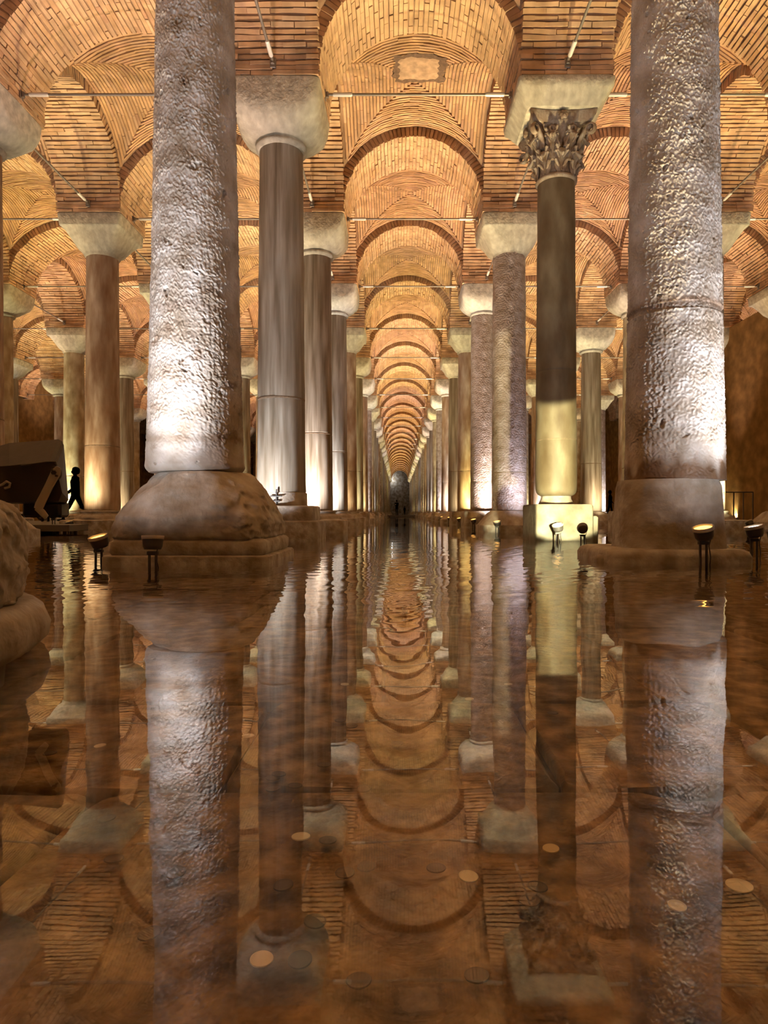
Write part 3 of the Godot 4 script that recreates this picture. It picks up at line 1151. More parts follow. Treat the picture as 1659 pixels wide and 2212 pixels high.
func front_base() -> void:
	var t := thing("column", "low rounded two-tier stone base at the left edge, bearing a floodlight", "column", Vector3(LINES[4], 0, -1.9), "rows of columns")
	var b := MB.new()
	b.loft([[-0.4, 0.74, 0.74, 2], [-0.03, 0.76, 0.76, 2], [0.0, 0.85, 0.85, 2], [0.03, 0.885, 0.885, 2], [0.08, 0.895, 0.895, 2], [0.13, 0.88, 0.88, 2], [0.155, 0.85, 0.85, 2], [0.16, 0.80, 0.80, 2]], 160, true, rough(0.02, 3.5, 2.0))
	put("lower_moulding", b.mesh(M.base_stone), t)
	b = MB.new()
	var lev := []
	for q in [[0.16, 0.80], [0.18, 0.815], [0.24, 0.825], [0.30, 0.83], [0.36, 0.83], [0.42, 0.825], [0.46, 0.81], [0.49, 0.78], [0.515, 0.72], [0.525, 0.62], [0.53, 0.40]]:
		lev.append([q[0], q[1], q[1], 2.0])
	var chips := func(q: Vector3, _a: float) -> float:
		return 0.024 * wob.get_noise_3d(q.x * 3.0, q.y * 4.0, q.z * 3.0) + 0.020 * wob.get_noise_3d(q.x * 13.0, q.y * 9.0, q.z * 13.0) + 0.008 * pit.get_noise_3d(q.x * 34.0, q.y * 26.0, q.z * 34.0)
	var dense := []
	for i in lev.size() - 1:
		for k in 5:
			var f := k / 5.0
			var r2: float = lerpf(lev[i][1], lev[i + 1][1], f)
			dense.append([lerpf(lev[i][0], lev[i + 1][0], f), r2, r2, 2.0])
	dense.append(lev[-1])
	b.loft(dense, 320, true, chips)
	put("upper_drum", b.mesh(M.base_stone), t)
	put("shaft", shafts.brown, t)
	put("capital", caps.cushion, t)


func second_left() -> void:
	var t := thing("column", "tall streaked marble column with a broad cushion capital, second in the row left of the central aisle", "column", Vector3(LINES[4], 0, row_z(2)), "rows of columns")
	put("shaft", shaft_mesh(0.80, 6.8, 0.425, 0.375, [2.42], M.marble_streaked, 0.008, 56), t)
	put("joint", ring_mesh(2.42, 0.414, M.joint_mortar, 0.02), t)
	put("capital", cushion_capital(6.72, 0.39, M.impost_stone), t)
	var b := MB.new()
	b.loft([[0.55, 0.47, 0.47, 2], [0.60, 0.455, 0.455, 2], [0.80, 0.44, 0.44, 2], [0.83, 0.40, 0.40, 2]], 56, true, rough(0.015, 4.0, 0.0))
	put("collar", b.mesh(M.base_stone), t)
	b = MB.new()
	b.loft([[-0.5, 0.72, 0.66, 18], [0.30, 0.72, 0.66, 18], [0.33, 0.68, 0.62, 18]], 56, true, rough(0.01, 3.0, 0.0))
	b.loft([[0.32, 0.62, 0.60, 18], [0.56, 0.62, 0.60, 18], [0.58, 0.59, 0.57, 18]], 56, true, rough(0.012, 3.0, 4.0))
	put("base", b.mesh(M.base_stone), t)
	# a small tap-like clamp on the collar
	b = MB.new()
	b.tube([Vector3(0.0, 0.62, 0.47), Vector3(0.0, 0.86, 0.47)], [0.014, 0.014])
	b.tube([Vector3(-0.1, 0.74, 0.48), Vector3(0.1, 0.74, 0.48)], [0.012, 0.012])
	b.tube([Vector3(-0.06, 0.66, 0.48), Vector3(0.06, 0.66, 0.48)], [0.016, 0.016])
	put("clamp", b.mesh(M.lamp_body), t)


func carved_column() -> void:
	var t := thing("column", "column with a leafy carved Corinthian capital, lit yellow at its rounded foot", "column", Vector3(LINES[5], 0, row_z(2)), "rows of columns")
	var sb := MB.new()
	var slev := [[0.74, 0.20], [0.755, 0.27], [0.78, 0.315], [0.82, 0.342], [0.88, 0.355], [1.0, 0.357]]
	for k in 26:
		slev.append([1.1 + k * 0.2045, lerpf(0.357, 0.318, k / 25.0)])
	for j in [1.72, 2.9]:
		var rj: float = lerpf(0.357, 0.318, (j - 1.1) / 5.11)
		for k in [[-0.018, 0.0], [-0.007, -0.010], [0.007, -0.010], [0.018, 0.0]]:
			slev.append([j + k[0], rj + k[1]])
	slev.sort_custom(func(p, q): return p[0] < q[0])
	var sfull := []
	for l in slev:
		sfull.append([l[0], l[1], l[1], 2.0])
	sb.loft(sfull, 56, true, rough(0.006, 1.6, 4.0))
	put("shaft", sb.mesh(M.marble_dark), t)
	put("joint", ring_mesh(1.72, 0.35, M.joint_mortar), t)
	var b := MB.new()
	b.loft([[6.17, 0.32, 0.32, 2], [6.19, 0.35, 0.35, 2], [6.22, 0.36, 0.36, 2], [6.25, 0.34, 0.34, 2], [6.26, 0.31, 0.31, 2]], 48, true)
	put("collar", b.mesh(M.carved_stone), t)
	# bell and abacus
	b = MB.new()
	b.loft([[6.22, 0.30, 0.30, 2], [6.5, 0.315, 0.315, 2], [6.8, 0.36, 0.36, 2], [6.98, 0.43, 0.43, 2.2], [7.06, 0.47, 0.47, 2.6]], 48, true)
	var cap := put("capital", b.mesh(M.carved_stone), t)
	b = MB.new()
	var dish := func(_q: Vector3, a: float) -> float: return -0.10 * pow(absf(cos(2.0 * a)), 1.5)
	b.loft([[7.03, 0.52, 0.52, 7], [7.06, 0.55, 0.55, 8], [7.10, 0.56, 0.56, 9], [7.11, 0.58, 0.58, 9], [7.19, 0.60, 0.60, 9], [7.20, 0.58, 0.58, 9]], 96, true, dish)
	put("abacus", b.mesh(M.carved_stone), cap)
	# leaves in two tiers
	for tier in 2:
		var n := 8
		var y0: float = [6.25, 6.45][tier]
		var hh: float = [0.34, 0.42][tier]
		var out: float = [0.15, 0.20][tier]
		var lb := MB.new()
		var pts := []
		var wide := []
		var thick := []
		for i in 13:
			var s := i / 12.0
			var y := y0 + hh * sin(minf(s * 1.25, 1.0) * PI / 2) - (maxf(0.0, s - 0.8) * 0.55)
			var rr := 0.325 + 0.03 * tier + out * pow(s, 2.2)
			pts.append(Vector3(0, y, rr))
			var lobe := 0.72 + 0.28 * absf(sin(s * PI * 3.6))
			wide.append(maxf(0.012, (0.085 + 0.05 * s * (1.0 - s) * 4.0) * lobe * (1.0 if s < 0.75 else sqrt(maxf(0.02, (1.0 - s) / 0.25)))))
			thick.append(0.022 + 0.014 * s)
		lb.strap(pts, wide, thick, Vector3.RIGHT, 12)
		# mid rib and two side lobes
		var rib := []
		for q in pts:
			rib.append(q + Vector3(0, 0.004, 0.028))
		lb.tube(rib.slice(0, 11), [0.016, 0.016, 0.016, 0.015, 0.015, 0.014, 0.014, 0.013, 0.012, 0.011, 0.010], 6)
		for sd in [-1.0, 1.0]:
			for k in 3:
				var s0: Vector3 = pts[2 + k * 3]
				lb.tube([s0 + Vector3(0.03 * sd, -0.02, 0.01), s0 + Vector3(0.075 * sd, 0.05, 0.035), s0 + Vector3(0.10 * sd, 0.075, 0.06), s0 + Vector3(0.105 * sd, 0.06, 0.085)], [0.02, 0.03, 0.026, 0.012], 7)
		var lm := lb.mesh(M.carved_stone)
		for k in n:
			put("leaf", lm, cap).rotation.y = TAU * (k + 0.5 * tier) / n
	# volutes at the corners, scrolls between, a rosette on each side
	for k in 4:
		var vb := MB.new()
		var pts := []
		var wd := []
		var th := []
		for i in 22:
			var s := i / 21.0
			if s < 0.45:
				var q := s / 0.45
				pts.append(Vector3(0, 6.66 + 0.32 * q, 0.42 + 0.24 * q * q))
			else:
				var a := (s - 0.45) / 0.55 * TAU * 1.15
				var rr := 0.085 * (1.0 - 0.6 * (s - 0.45) / 0.55)
				pts.append(Vector3(0, 6.925 + rr * cos(a) - 0.03, 0.665 + rr * sin(a)))
			wd.append(0.05)
			th.append(0.024)
		vb.strap(pts, wd, th, Vector3.RIGHT, 8)
		put("volute", vb.mesh(M.carved_stone), cap).rotation.y = PI / 4 + PI / 2 * k
		var rb := MB.new()
		rb.loft([[0.0, 0.05, 0.05, 2], [0.03, 0.075, 0.075, 2], [0.06, 0.06, 0.06, 2], [0.075, 0.02, 0.02, 2]], 20, true, func(_q, a): return 0.012 * cos(a * 6.0))
		var ro := put("rosette", rb.mesh(M.carved_stone), cap)
		ro.basis = Basis(Vector3.UP, PI / 2 * k) * Basis(Vector3.RIGHT, PI / 2)
		ro.position = Basis(Vector3.UP, PI / 2 * k) * Vector3(0, 7.10, 0.50)
		for sd in [-1.0, 1.0]:
			var hb := MB.new()
			var hp := []
			var hr := []
			for i in 16:
				var s := i / 15.0
				if s < 0.45:
					var q := s / 0.45
					hp.append(Vector3(sd * (0.04 + 0.13 * q), 6.62 + 0.33 * q, 0.42 + 0.05 * q))
				else:
					var a := (s - 0.45) / 0.55 * TAU
					hp.append(Vector3(sd * (0.17 + 0.05 * sin(a)), 6.90 + 0.05 * cos(a), 0.475))
				hr.append(0.026 - 0.01 * s)
			hb.tube(hp, hr, 7)
			put("scroll", hb.mesh(M.carved_stone), cap).rotation.y = PI / 2 * k
	# impost block over the capital
	b = MB.new()
	b.loft([[7.20, 0.60, 0.60, 14], [7.24, 0.63, 0.63, 16], [7.42, 0.75, 0.75, 18], [7.47, 0.79, 0.79, 20], [7.58, 0.80, 0.80, 20], [IMPOST, 0.78, 0.78, 20]], 64, true, rough(0.02, 2.5, 3.0))
	put("impost_block", b.mesh(M.impost_stone), t)
	# base: a dark drum in shade over a bright pale block and its lower step
	b = MB.new()
	b.loft([[0.55, 0.30, 0.30, 2], [0.62, 0.30, 0.30, 2], [0.70, 0.26, 0.26, 2], [0.76, 0.25, 0.25, 2]], 48, true, rough(0.012, 4.0, 0.0))
	put("base", b.mesh(M.base_stone), t)
	b = MB.new()
	b.loft([[-0.5, 0.485, 0.60, 22], [0.575, 0.485, 0.60, 22], [0.605, 0.465, 0.58, 18]], 64, true, rough(0.025, 4.0, 2.0))
	put("plinth_block", b.mesh(M.base_pale), t)
	b = MB.new()
	b.loft([[-0.5, 0.20, 0.5, 20], [0.38, 0.20, 0.5, 20], [0.41, 0.18, 0.48, 18]], 40, true, rough(0.012, 4.0, 8.0))
	put("step_block", b.mesh(M.base_pale), t, Vector3(0.40, 0, -0.02))


# ------------------------------------------------------------------ tie rods
func rod_mesh(length: float) -> Array:
	var b := MB.new()
	b.tube([Vector3(-length / 2, 0, 0), Vector3(length / 2, 0, 0)], [0.023, 0.023], 8)
	var rod := b.mesh(M.rod_iron)
	b = MB.new()
	b.tube([Vector3(-0.17, 0, 0), Vector3(-0.15, 0, 0), Vector3(0.15, 0, 0), Vector3(0.17, 0, 0)], [0.024, 0.036, 0.036, 0.024], 10)
	var sleeve := b.mesh(M.lamp_steel)
	b = MB.new()
	b.bevel(Vector3(-0.03, -0.10, -0.05), Vector3(0.01, 0.07, 0.05), 0.008)
	b.tube([Vector3(-0.05, -0.05, 0), Vector3(-0.05, 0.04, 0)], [0.03, 0.03], 8)
	return [rod, sleeve, b.mesh(M.rod_iron)]


func rod(label: String, where: Vector3, half: float, m: Array, turn: float) -> void:
	var t := thing("tie_rod", label, "tie rod", where, "iron tie rods under the arches")
	t.rotation.y = turn
	put("bar", m[0], t)
	for s in [-1.0, 1.0]:
		put("turnbuckle", m[1], t, Vector3(s * (half - 0.32), 0, 0))
		var e := put("bracket", m[2], t, Vector3(s * half, 0, 0))
		if s < 0:
			e.rotation.y = PI


func build_rods() -> void:
	var aisles := ["along the left wall", "in the third aisle left", "in the second aisle left", "in the first aisle left", "across the central aisle", "in the first aisle right", "in the second aisle right", "along the right wall"]
	for aisle in 8:
		var half: float = (LINES[aisle + 1] - LINES[aisle]) / 2 - HALF
		var mid: float = (LINES[aisle + 1] + LINES[aisle]) / 2
		var m := rod_mesh(half * 2)
		for r in range(2, (16 if aisle == 4 else 9)):
			rod("thin iron tie rod %s at the %s row of columns" % [aisles[aisle], ORD[r]], Vector3(mid, SPRING + 0.02, row_z(r)), half, m, 0.0)
	var m2 := rod_mesh(S - 2 * HALF)
	for line in [2, 3, 4, 5, 6]:
		for k in range(1, 6):
			rod("iron tie rod lengthwise over the %s, behind its %s column" % [["", "", "second left line", "first left line", "left aisle row", "right aisle row", "first right line"][line], ORD[k]], Vector3(LINES[line], SPRING + 0.06, row_z(k + 0.5)), S / 2 - HALF, m2, PI / 2)


# ------------------------------------------------------------------ the big floodlight on the front base
func build_floodlight() -> void:
	var d := 2.64
	var o := at(60, 1030, d)
	var t := thing("floodlight", "large black box floodlight with a steel side bracket behind the left front base", "floodlight", o)
	# the box: a big rear outline and a smaller near one, so that its top and right faces slope towards the viewer
	var far_side := [[-75, 985], [20, 957], [126, 949], [134, 953], [138, 962], [148, 1080], [143, 1087], [-75, 1090]]
	var near_side := [[-75, 1012], [20, 1006], [108, 996], [117, 998], [121, 1006], [134, 1064], [126, 1083], [-75, 1088]]
	var b := MB.new()
	var rim := []
	for k in 8:
		rim.append([at(far_side[k][0], far_side[k][1], d + 0.16) - o, at(far_side[k][0] * 1.0, far_side[k][1], d + 0.05) - o, at(near_side[k][0], near_side[k][1], d - 0.07) - o])
	for k in 8:
		var p: Array = rim[k]
		var q: Array = rim[(k + 1) % 8]
		for g in 2:
			b.quad(p[g], q[g], q[g + 1], p[g + 1], (p[g] + q[g]) / 2 - Vector3(-0.1, 0, 0))
		b.tri(Vector3(0.0, 0.0, 0.07), p[2], q[2], Vector3.BACK)
		b.tri(Vector3(0.0, 0.0, -0.16), p[0], q[0], Vector3.FORWARD)
	put("body", b.mesh(M.flood_body), t)
	# raised lid on the sloping top, seam bead on the side
	b = MB.new()
	var up := Vector3(0, 0.9, 0.45).normalized()
	for c in [[[24, 962, 0.06], [88, 957, 0.06], [74, 985, 0.0], [-8, 994, 0.0]]]:
		var q := []
		for e in c:
			q.append(at(e[0], e[1], d + e[2]) - o)
		var m: Vector3 = up * 0.008
		b.quad(q[0] + m, q[1] + m, q[2] + m, q[3] + m, up)
		for k in 4:
			b.quad(q[k] - m, q[(k + 1) % 4] - m, q[(k + 1) % 4] + m, q[k] + m, q[k] - q[(k + 2) % 4])
	put("top_plate", b.mesh(M.flood_body), t)
	b = MB.new()
	var seam := []
	for e in [[46, 1000], [100, 992], [121, 992], [123, 1003]]:
		seam.append(at(e[0], e[1] + 6, d - 0.075) - o)
	b.tube(seam, [0.004, 0.004, 0.004, 0.004], 6)
	put("seam_bead", b.mesh(M.lamp_body), t)
	b = MB.new()
	var pv := at(118, 1023, d - 0.07) - o
	b.tube([pv, pv + Vector3(0, 0, 0.018)], [0.030, 0.028], 24)
	put("pivot_disc", b.mesh(M.flood_body), t)
	b = MB.new()
	var arm := []
	for e in [[127, 1009], [121, 1020], [108, 1046], [95, 1072], [85, 1092], [80, 1100]]:
		arm.append(at(e[0], e[1], d - 0.095) - o)
	var across := Vector3(0.88, -0.47, 0)
	b.strap(arm, [0.010, 0.020, 0.018, 0.018, 0.019, 0.014], [0.004, 0.004, 0.004, 0.004, 0.004, 0.004], across, 10)
	b.strap([at(80, 1096, d - 0.095) - o, at(92, 1108, d - 0.092) - o, at(101, 1118, d - 0.088) - o], [0.014, 0.014, 0.011], [0.004, 0.004, 0.004], Vector3(0.7, 0.7, 0), 10)
	put("bracket", b.mesh(M.lamp_steel), t)
	b = MB.new()
	for e in [[118, 1021, 0.010], [124, 1028, 0.005], [113, 1015, 0.005]]:
		var q := at(e[0], e[1], d - 0.095) - o
		b.tube([q, q + Vector3(0, 0, 0.012)], [e[2], e[2] * 0.9], 6)
	put("bolt", b.mesh(M.lamp_body), t)
	b = MB.new()
	var lt := []
	for e in [[-4, 1050], [6, 1046], [14, 1040], [22, 1044], [20, 1052], [10, 1055]]:
		lt.append(at(e[0], e[1], d - 0.085) - o)
	b.tube(lt, [0.005, 0.005, 0.005, 0.005, 0.005, 0.005], 6)
	put("latch", b.mesh(M.lamp_steel), t)
	b = MB.new()
	b.bevel(at(40, 1118, d) - o + Vector3(0, 0, -0.1), at(125, 1084, d) - o + Vector3(0, 0, -0.02), 0.01)
	put("foot_mount", b.mesh(M.flood_body), t)
	b = MB.new()
	for e in [30, 44]:
		var q := at(e, 1110, d + 0.06) - o
		b.tube([q, Vector3(q.x, -o.y + POOL - 0.05, q.z)], [0.016, 0.016], 8)
	put("stand", b.mesh(M.lamp_body), t)


# ------------------------------------------------------------------ walkways
func deck(label: String, lo: Vector3, hi: Vector3, rails: Array) -> void:
	var t := thing("walkway", label, "walkway", Vector3((lo.x + hi.x) / 2, 0, (lo.z + hi.z) / 2))
	var h := (hi - lo) / 2
	var b := MB.new()
	b.bevel(Vector3(-h.x, lo.y, -h.z), Vector3(h.x, hi.y, h.z), 0.01)
	put("deck", b.mesh(M.deck_steel), t)
	b = MB.new()
	b.tube([Vector3(0, -0.3, 0), Vector3(0, lo.y, 0)], [0.04, 0.04], 8)
	var leg := b.mesh(M.deck_steel)
	for sx in [-1.0, 1.0]:
		for sz in [-1.0, 1.0]:
			put("leg", leg, t, Vector3(sx * (h.x - 0.2), 0, sz * (h.z - 0.2)))
	b = MB.new()
	b.tube([Vector3.ZERO, Vector3(0, 1.0, 0)], [0.022, 0.022], 8)
	var post := b.mesh(M.deck_steel)
	for r in rails:
		var a: Vector3 = r[0]
		var e: Vector3 = r[1]
		for k in int(r[2]) + 1:
			put("railing_post", post, t, a.lerp(e, float(k) / r[2]) + Vector3(0, hi.y, 0))
		b = MB.new()
		b.tube([a + Vector3(0, hi.y + 1.0, 0), e + Vector3(0, hi.y + 1.0, 0)], [0.02, 0.02], 8)
		put("handrail", b.mesh(M.deck_steel), t)


func build_walkways() -> void:
	deck("low dark steel walkway at the far left with two visitors on it", Vector3(-12.0, 0.05, -24.0), Vector3(-8.3, 0.20, -15.2), [])
	deck("short dark deck with a bright lamp below the black floodlight", Vector3(-12.0, 0.05, -15.19), Vector3(-7.25, 0.20, -14.3), [])
	deck("dark walkway crossing the far end of the central aisle", Vector3(-1.2, 0.05, -76.0), Vector3(1.95, 0.20, -73.2), [])
	deck("dark walkway with thin railing posts beside the right wall", Vector3(11.0, 0.05, -24.4), Vector3(12.4, 0.18, -22.4), [[Vector3(-0.4, 0, 0.9), Vector3(0.6, 0, 0.9), 3]])
	deck("dark walkway behind the right aisle row with one visitor", Vector3(13.35, 0.05, -43.8), Vector3(15.8, 0.20, -41.2), [])


# ------------------------------------------------------------------ coins
func coin(r: float) -> MB:
	var b := MB.new()
	var h := 0.0012
	b.loft([[-h, r * 0.96, r * 0.96, 2], [-h * 0.6, r, r, 2], [h * 0.8, r, r, 2], [h * 1.1, r * 0.97, r * 0.97, 2], [h * 1.1, r * 0.88, r * 0.88, 2], [h * 0.6, r * 0.86, r * 0.86, 2], [h * 0.6, r * 0.5, r * 0.5, 2], [h * 0.9, r * 0.42, r * 0.42, 2], [h * 0.9, r * 0.1, r * 0.1, 2]], 28)
	return b


func build_coins() -> void:
	var one := coin(0.0155).mesh()
	var lift := POOL + 0.014
	var bright := [
		[536, 1589, 1.0, "coin_silver", "shiny silver coin glinting right of the left column's reflection"],
		[650, 1807, 1.05, "coin_pale", "pale tan coin lying alone left of centre under the water"],
		[1012, 1893, 1.0, "coin_pale", "cream coin in the water right of centre, nearest the paired stone joint"],
		[1463, 1957, 0.85, "coin_pale", "small cream coin within the right column's reflection"],
		[1597, 1913, 1.25, "coin_pale", "large greyish cream coin near the right edge of the water"],
		[565, 2072, 0.95, "coin_brass", "brass yellow coin nearest the bottom edge of the picture"],
		[1190, 1833, 0.9, "coin_brass", "dull brass coin below the yellow column's reflection"],
		[745, 1478, 0.9, "coin_pale", "tiny pale coin far out left of the central reflection"],
		[1098, 1478, 0.9, "coin_pale", "tiny pale coin far out between the two right columns' reflections"],
		[1014, 1510, 0.9, "coin_pale", "tiny pale coin just right of the central vault's reflection"],
		[216, 1611, 0.9, "coin_brass", "dull brass coin left of the left column's reflection"],
	]
	for q in bright:
		var d: float = (EYE - lift) * F / (q[1] - VY)
		var o := put(numbered("coin"), one, self, at(q[0], q[1], d), M[q[3]])
		o.scale = Vector3(q[2], 1, q[2])
		o.rotation = Vector3(rng.randf_range(-0.06, 0.06), rng.randf_range(0, 6), rng.randf_range(-0.06, 0.06))
		tag(o, q[4], "coin", "coins on the pool floor")
	var dark := [
		[590, 1680, "dark coin at the upper left of a cluster of four"], [602, 1672, "dark coin overlapping the upper left one in a cluster of four"],
		[590, 1703, "dark coin lowest in a cluster of four left of centre"], [637, 1697, "dark coin at the right of a cluster of four"],
		[246, 1855, "very dark oval coin left of the left column's reflection"], [231, 1768, "dull coin on a tan stone left of the left column's reflection"],
		[680, 1990, "dark coin straight below the pale tan coin"], [745, 1885, "dark coin at the left of two below the vault's reflection"],
		[792, 1872, "dark coin at the right of two below the vault's reflection"], [612, 1912, "dark coin beside a brown hollow below the orange strip"],
		[380, 1885, "dark coin under the left column's reflection"], [1030, 2107, "dark coin nearest the bottom edge right of centre"],
		[775, 2118, "dark coin nearest the bottom edge left of centre"], [648, 2073, "dark coin just right of the brass yellow coin"],
		[708, 1815, "dark coin just right of the pale tan coin"], [1161, 1915, "dark coin right of the cream coin near a stone joint"],
		[1194, 1540, "small dark coin far out under the yellow column's reflection"], [858, 1606, "dark coin inside the central vault's reflection"],
		[760, 1568, "dark coin far out left of the central vault's reflection"], [735, 1556, "farthest dark coin left of the central vault's reflection"],
		[700, 1652, "dark coin between the cluster of four and the vault's reflection"], [786, 1703, "dark coin at the left edge of the vault's reflection"],
		[108, 1627, "dark coin nearest the left edge of the water"], [1145, 1945, "dark coin in the gap between two right stones"],
		[323, 2016, "dark coin low down under the left column's reflection"], [942, 1875, "dark coin left of the cream coin near a stone joint"],
	]
	for q in dark:
		var d: float = (EYE - lift) * F / (q[1] - VY)
		var o := put(numbered("coin"), one, self, at(q[0], q[1], d), M.coin_dark)
		o.rotation = Vector3(rng.randf_range(-0.08, 0.08), rng.randf_range(0, 6), rng.randf_range(-0.08, 0.08))
		tag(o, q[2], "coin", "dark coins on the pool floor")


# ------------------------------------------------------------------ people
# bones: [from, to, radius, radius, colour]; one continuous surface by surface nets
func figure(bones: Array, cell: float) -> ArrayMesh:
	var lo := Vector3.ONE * 1e9
	var hi := -lo
	for q in bones:
		var m: float = maxf(q[2], q[3]) + cell * 2.5
		for e in 2:
			lo = lo.min(q[e] - Vector3.ONE * m)
			hi = hi.max(q[e] + Vector3.ONE * m)
	var n := Vector3i(((hi - lo) / cell).ceil()) + Vector3i.ONE
	var f := PackedFloat32Array()
	f.resize(n.x * n.y * n.z)
	f.fill(1.0)
	var k := 0.035
	for q in bones:
		var a: Vector3 = q[0]
		var ab: Vector3 = q[1] - a
		var l2 := maxf(ab.length_squared(), 1e-8)
		var pad: float = maxf(q[2], q[3]) + k + cell * 2.0
		var b0 := Vector3i(((a.min(q[1]) - Vector3.ONE * pad - lo) / cell).floor()).clamp(Vector3i.ZERO, n - Vector3i.ONE)
		var b1 := Vector3i(((a.max(q[1]) + Vector3.ONE * pad - lo) / cell).ceil()).clamp(Vector3i.ZERO, n - Vector3i.ONE)
		for z in range(b0.z, b1.z + 1):
			for y in range(b0.y, b1.y + 1):
				for x in range(b0.x, b1.x + 1):
					var p := lo + Vector3(x, y, z) * cell
					var t := clampf((p - a).dot(ab) / l2, 0.0, 1.0)
					var dd := (p - a - ab * t).length() - lerpf(q[2], q[3], t)
					var i := (z * n.y + y) * n.x + x
					var h := maxf(k - absf(f[i] - dd), 0.0) / k
					f[i] = minf(f[i], dd) - h * h * k * 0.25
	var b := MB.new()
	var id := {}
	for z in n.z - 1:
		for y in n.y - 1:
			for x in n.x - 1:
				var i := (z * n.y + y) * n.x + x
				var sum := Vector3.ZERO
				var cnt := 0
				var inside := 0
				for e in [[0, 0, 0, 1, 0, 0], [0, 1, 0, 1, 1, 0], [0, 0, 1, 1, 0, 1], [0, 1, 1, 1, 1, 1], [0, 0, 0, 0, 1, 0], [1, 0, 0, 1, 1, 0], [0, 0, 1, 0, 1, 1], [1, 0, 1, 1, 1, 1], [0, 0, 0, 0, 0, 1], [1, 0, 0, 1, 0, 1], [0, 1, 0, 0, 1, 1], [1, 1, 0, 1, 1, 1]]:
					var va := f[i + e[0] + e[1] * n.x + e[2] * n.x * n.y]
					var vb := f[i + e[3] + e[4] * n.x + e[5] * n.x * n.y]
					if (va < 0) != (vb < 0):
						var t := va / (va - vb)
						sum += Vector3(e[0], e[1], e[2]).lerp(Vector3(e[3], e[4], e[5]), t)
						cnt += 1
					elif va < 0:
						inside += 1
				if cnt == 0:
					continue
				var p := lo + (Vector3(x, y, z) + sum / cnt) * cell
				id[i] = b.v.size()
				b.v.append(p)
				# colour of the nearest bone, normal from the field
				var best := 1e9
				var col := Color.WHITE
				for q in bones:
					var ab: Vector3 = q[1] - q[0]
					var t := clampf((p - q[0]).dot(ab) / maxf(ab.length_squared(), 1e-8), 0.0, 1.0)
					var dd: float = (p - q[0] - ab * t).length() - lerpf(q[2], q[3], t)
					if dd < best:
						best = dd
						col = q[4]
				b.c.append(col)
				var sx := 1
				var g := Vector3(f[i + 1] - f[i], f[i + n.x] - f[i], f[i + n.x * n.y] - f[i]) + Vector3(f[i + 1 + n.x + n.x * n.y] - f[i + n.x + n.x * n.y], f[i + 1 + n.x + n.x * n.y] - f[i + 1 + n.x * n.y], f[i + 1 + n.x + n.x * n.y] - f[i + 1 + n.x])
				b.n.append(g.normalized())
	var step := [1, n.x, n.x * n.y]
	for i in id.keys():
		for ax in 3:
			var o1: int = step[(ax + 1) % 3]
			var o2: int = step[(ax + 2) % 3]
			if i + step[ax] >= f.size() or (f[i] < 0) == (f[i + step[ax]] < 0):
				continue
			if not (id.has(i - o1) and id.has(i - o2) and id.has(i - o1 - o2)):
				continue
			var q := [id[i], id[i - o1], id[i - o1 - o2], id[i - o2]]
			if f[i] < 0:
				b.ix.append_array([q[0], q[1], q[2], q[0], q[2], q[3]])
			else:
				b.ix.append_array([q[0], q[2], q[1], q[0], q[3], q[2]])
	return b.mesh(M.body_vertex)


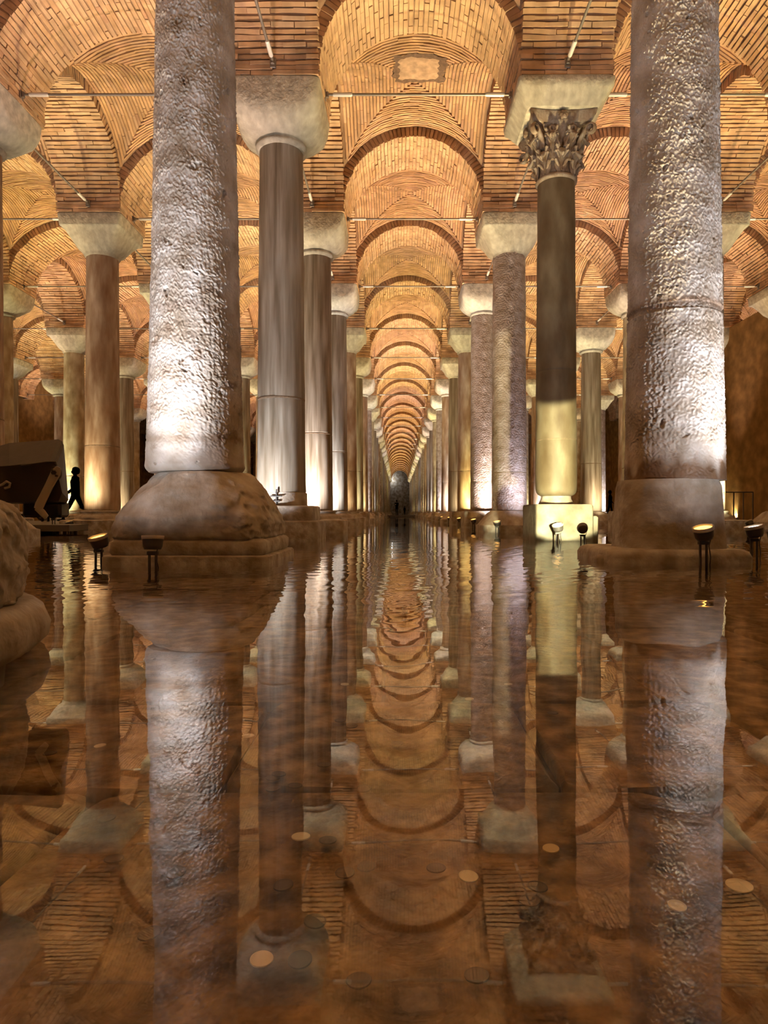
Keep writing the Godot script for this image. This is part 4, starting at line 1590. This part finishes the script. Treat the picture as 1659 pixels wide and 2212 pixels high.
# a standing or walking adult, 1.72 m, looking along +z. stride swings the legs, bend the elbows.
func person(label: String, where: Vector3, turn: float, stride: float, bend: float, top: Color, trousers: Color, shorts: bool, sleeves: bool, shoes: Color, cell: float, tall := 1.0) -> void:
	var skin := Color(0.42, 0.25, 0.16)
	var t := thing("person", label, "person", where)
	t.rotation.y = turn
	t.scale = Vector3.ONE * tall
	var bones := []
	var low := 1.0
	var hip := Vector3(0, 0.90, 0)
	var chest := Vector3(0, 1.28, 0.015)
	var neck := Vector3(0, 1.46, 0.0)
	for s in [-1.0, 1.0]:
		bones.append([hip + Vector3(0.055 * s, 0.02, 0), chest + Vector3(0.075 * s, -0.02, 0), 0.115, 0.112, top])
		bones.append([chest + Vector3(0.07 * s, 0, 0), Vector3(0.165 * s, 1.40, 0), 0.105, 0.062, top])
		var sw: float = stride * s
		var hj := hip + Vector3(0.085 * s, -0.02, 0)
		var kn := hj + Vector3(0.0, -0.42 * cos(sw), 0.42 * sin(sw))
		var back := maxf(0.0, -sw) * 1.5
		var an := kn + Vector3(0, -0.40 * cos(sw - back), 0.40 * sin(sw - back))
		an.y = maxf(an.y, 0.07)
		low = minf(low, an.y)
		bones.append([hj, kn, 0.088, 0.060, trousers])
		bones.append([kn, an, 0.056, 0.036, skin if shorts else trousers])
		bones.append([an + Vector3(0, -0.035, -0.03), an + Vector3(0, -0.045, 0.15), 0.038, 0.030, shoes])
		var sh := Vector3(0.185 * s, 1.385, 0)
		var el := sh + Vector3(0.03 * s, -0.28 * cos(sw * 0.8), -0.28 * sin(sw * 0.8))
		var wr := el + Vector3(-0.02 * s, -0.25 * cos(bend), 0.25 * sin(bend))
		bones.append([sh, el, 0.052, 0.042, top])
		bones.append([el, wr, 0.040, 0.028, top if sleeves else skin])
		var fw := (wr - el).normalized()
		bones.append([wr, wr + fw * 0.075, 0.028, 0.034, skin])
	t.position.y -= (low - 0.075) * tall
	bones.append([neck + Vector3(0, -0.06, 0), neck + Vector3(0, 0.06, 0.01), 0.056, 0.052, skin])
	bones.append([Vector3(0, 1.60, 0.01), Vector3(0, 1.63, 0.0), 0.083, 0.092, skin])
	bones.append([Vector3(0, 1.55, 0.03), Vector3(0, 1.60, 0.05), 0.055, 0.06, skin])
	bones.append([Vector3(0, 1.60, 0.10), Vector3(0, 1.575, 0.118), 0.012, 0.016, skin])
	put("body", figure(bones, cell), t)
	# fingers, five to a hand, slightly curled
	var fb := MB.new()
	fb.tint = skin
	for q in bones:
		if q[2] == 0.028 and q[3] == 0.034:
			var fw: Vector3 = (q[1] - q[0]).normalized()
			var in_ := Vector3(-signf(q[0].x), 0, 0)
			var across := fw.cross(in_).normalized()
			for k in 4:
				var r0: Vector3 = q[1] + across * (0.027 - 0.018 * k) + fw * 0.02
				var ln: float = [0.065, 0.075, 0.07, 0.055][k]
				fb.tube([r0, r0 + fw * ln * 0.5 + in_ * 0.006, r0 + fw * ln * 0.85 + in_ * 0.022], [0.009, 0.0085, 0.007], 6)
			fb.tube([q[0] + fw * 0.03 + across * 0.03, q[0] + fw * 0.06 + across * 0.052 + in_ * 0.015, q[0] + fw * 0.09 + across * 0.05 + in_ * 0.03], [0.011, 0.010, 0.008], 6)
	put("fingers", fb.mesh(M.body_vertex), t)
	put("hair", figure([[Vector3(0, 1.645, -0.025), Vector3(0, 1.655, 0.0), 0.098, 0.096, Color.WHITE], [Vector3(0, 1.58, -0.055), Vector3(0, 1.63, -0.04), 0.07, 0.085, Color.WHITE]], maxf(cell * 0.7, 0.015)), t, Vector3.ZERO, M.hair_dark)


func build_people() -> void:
	var p := at(163, 1125, 20.6)
	p.y = 0.20
	person("person in a dark red shirt and dark shorts walking on the left walkway", p, deg_to_rad(-80), 0.42, 0.9, Color(0.07, 0.03, 0.022), Color(0.03, 0.025, 0.022), true, false, Color(0.5, 0.48, 0.45), 0.022, 1.02)
	p = at(98, 1127, 18.6)
	p.y = 0.20
	person("person in mustard yellow trousers and white shoes seen beneath the black floodlight", p, deg_to_rad(20), 0.05, 0.3, Color(0.05, 0.045, 0.04), Color(0.50, 0.32, 0.07), false, true, Color(0.8, 0.78, 0.74), 0.026)
	p = at(857, 1113, 74.5)
	p.y = 0.20
	person("person in pale brown top and dark trousers at the aisle's far end", p, deg_to_rad(10), 0.1, 1.9, Color(0.22, 0.14, 0.10), Color(0.02, 0.018, 0.016), false, false, Color(0.03, 0.03, 0.03), 0.035)
	p = at(874, 1113, 75.3)
	p.y = 0.20
	person("small child in dark clothes beside the adult at the far end of the aisle", p, deg_to_rad(-20), 0.1, 0.4, Color(0.03, 0.028, 0.026), Color(0.02, 0.018, 0.016), false, true, Color(0.03, 0.03, 0.03), 0.04, 0.6)
	p = at(1318, 1113, 42.5)
	p.y = 0.20
	person("person in black behind the right front column, mostly hidden", p, deg_to_rad(60), 0.2, 0.8, Color(0.015, 0.014, 0.013), Color(0.015, 0.014, 0.013), false, true, Color(0.02, 0.02, 0.02), 0.03)
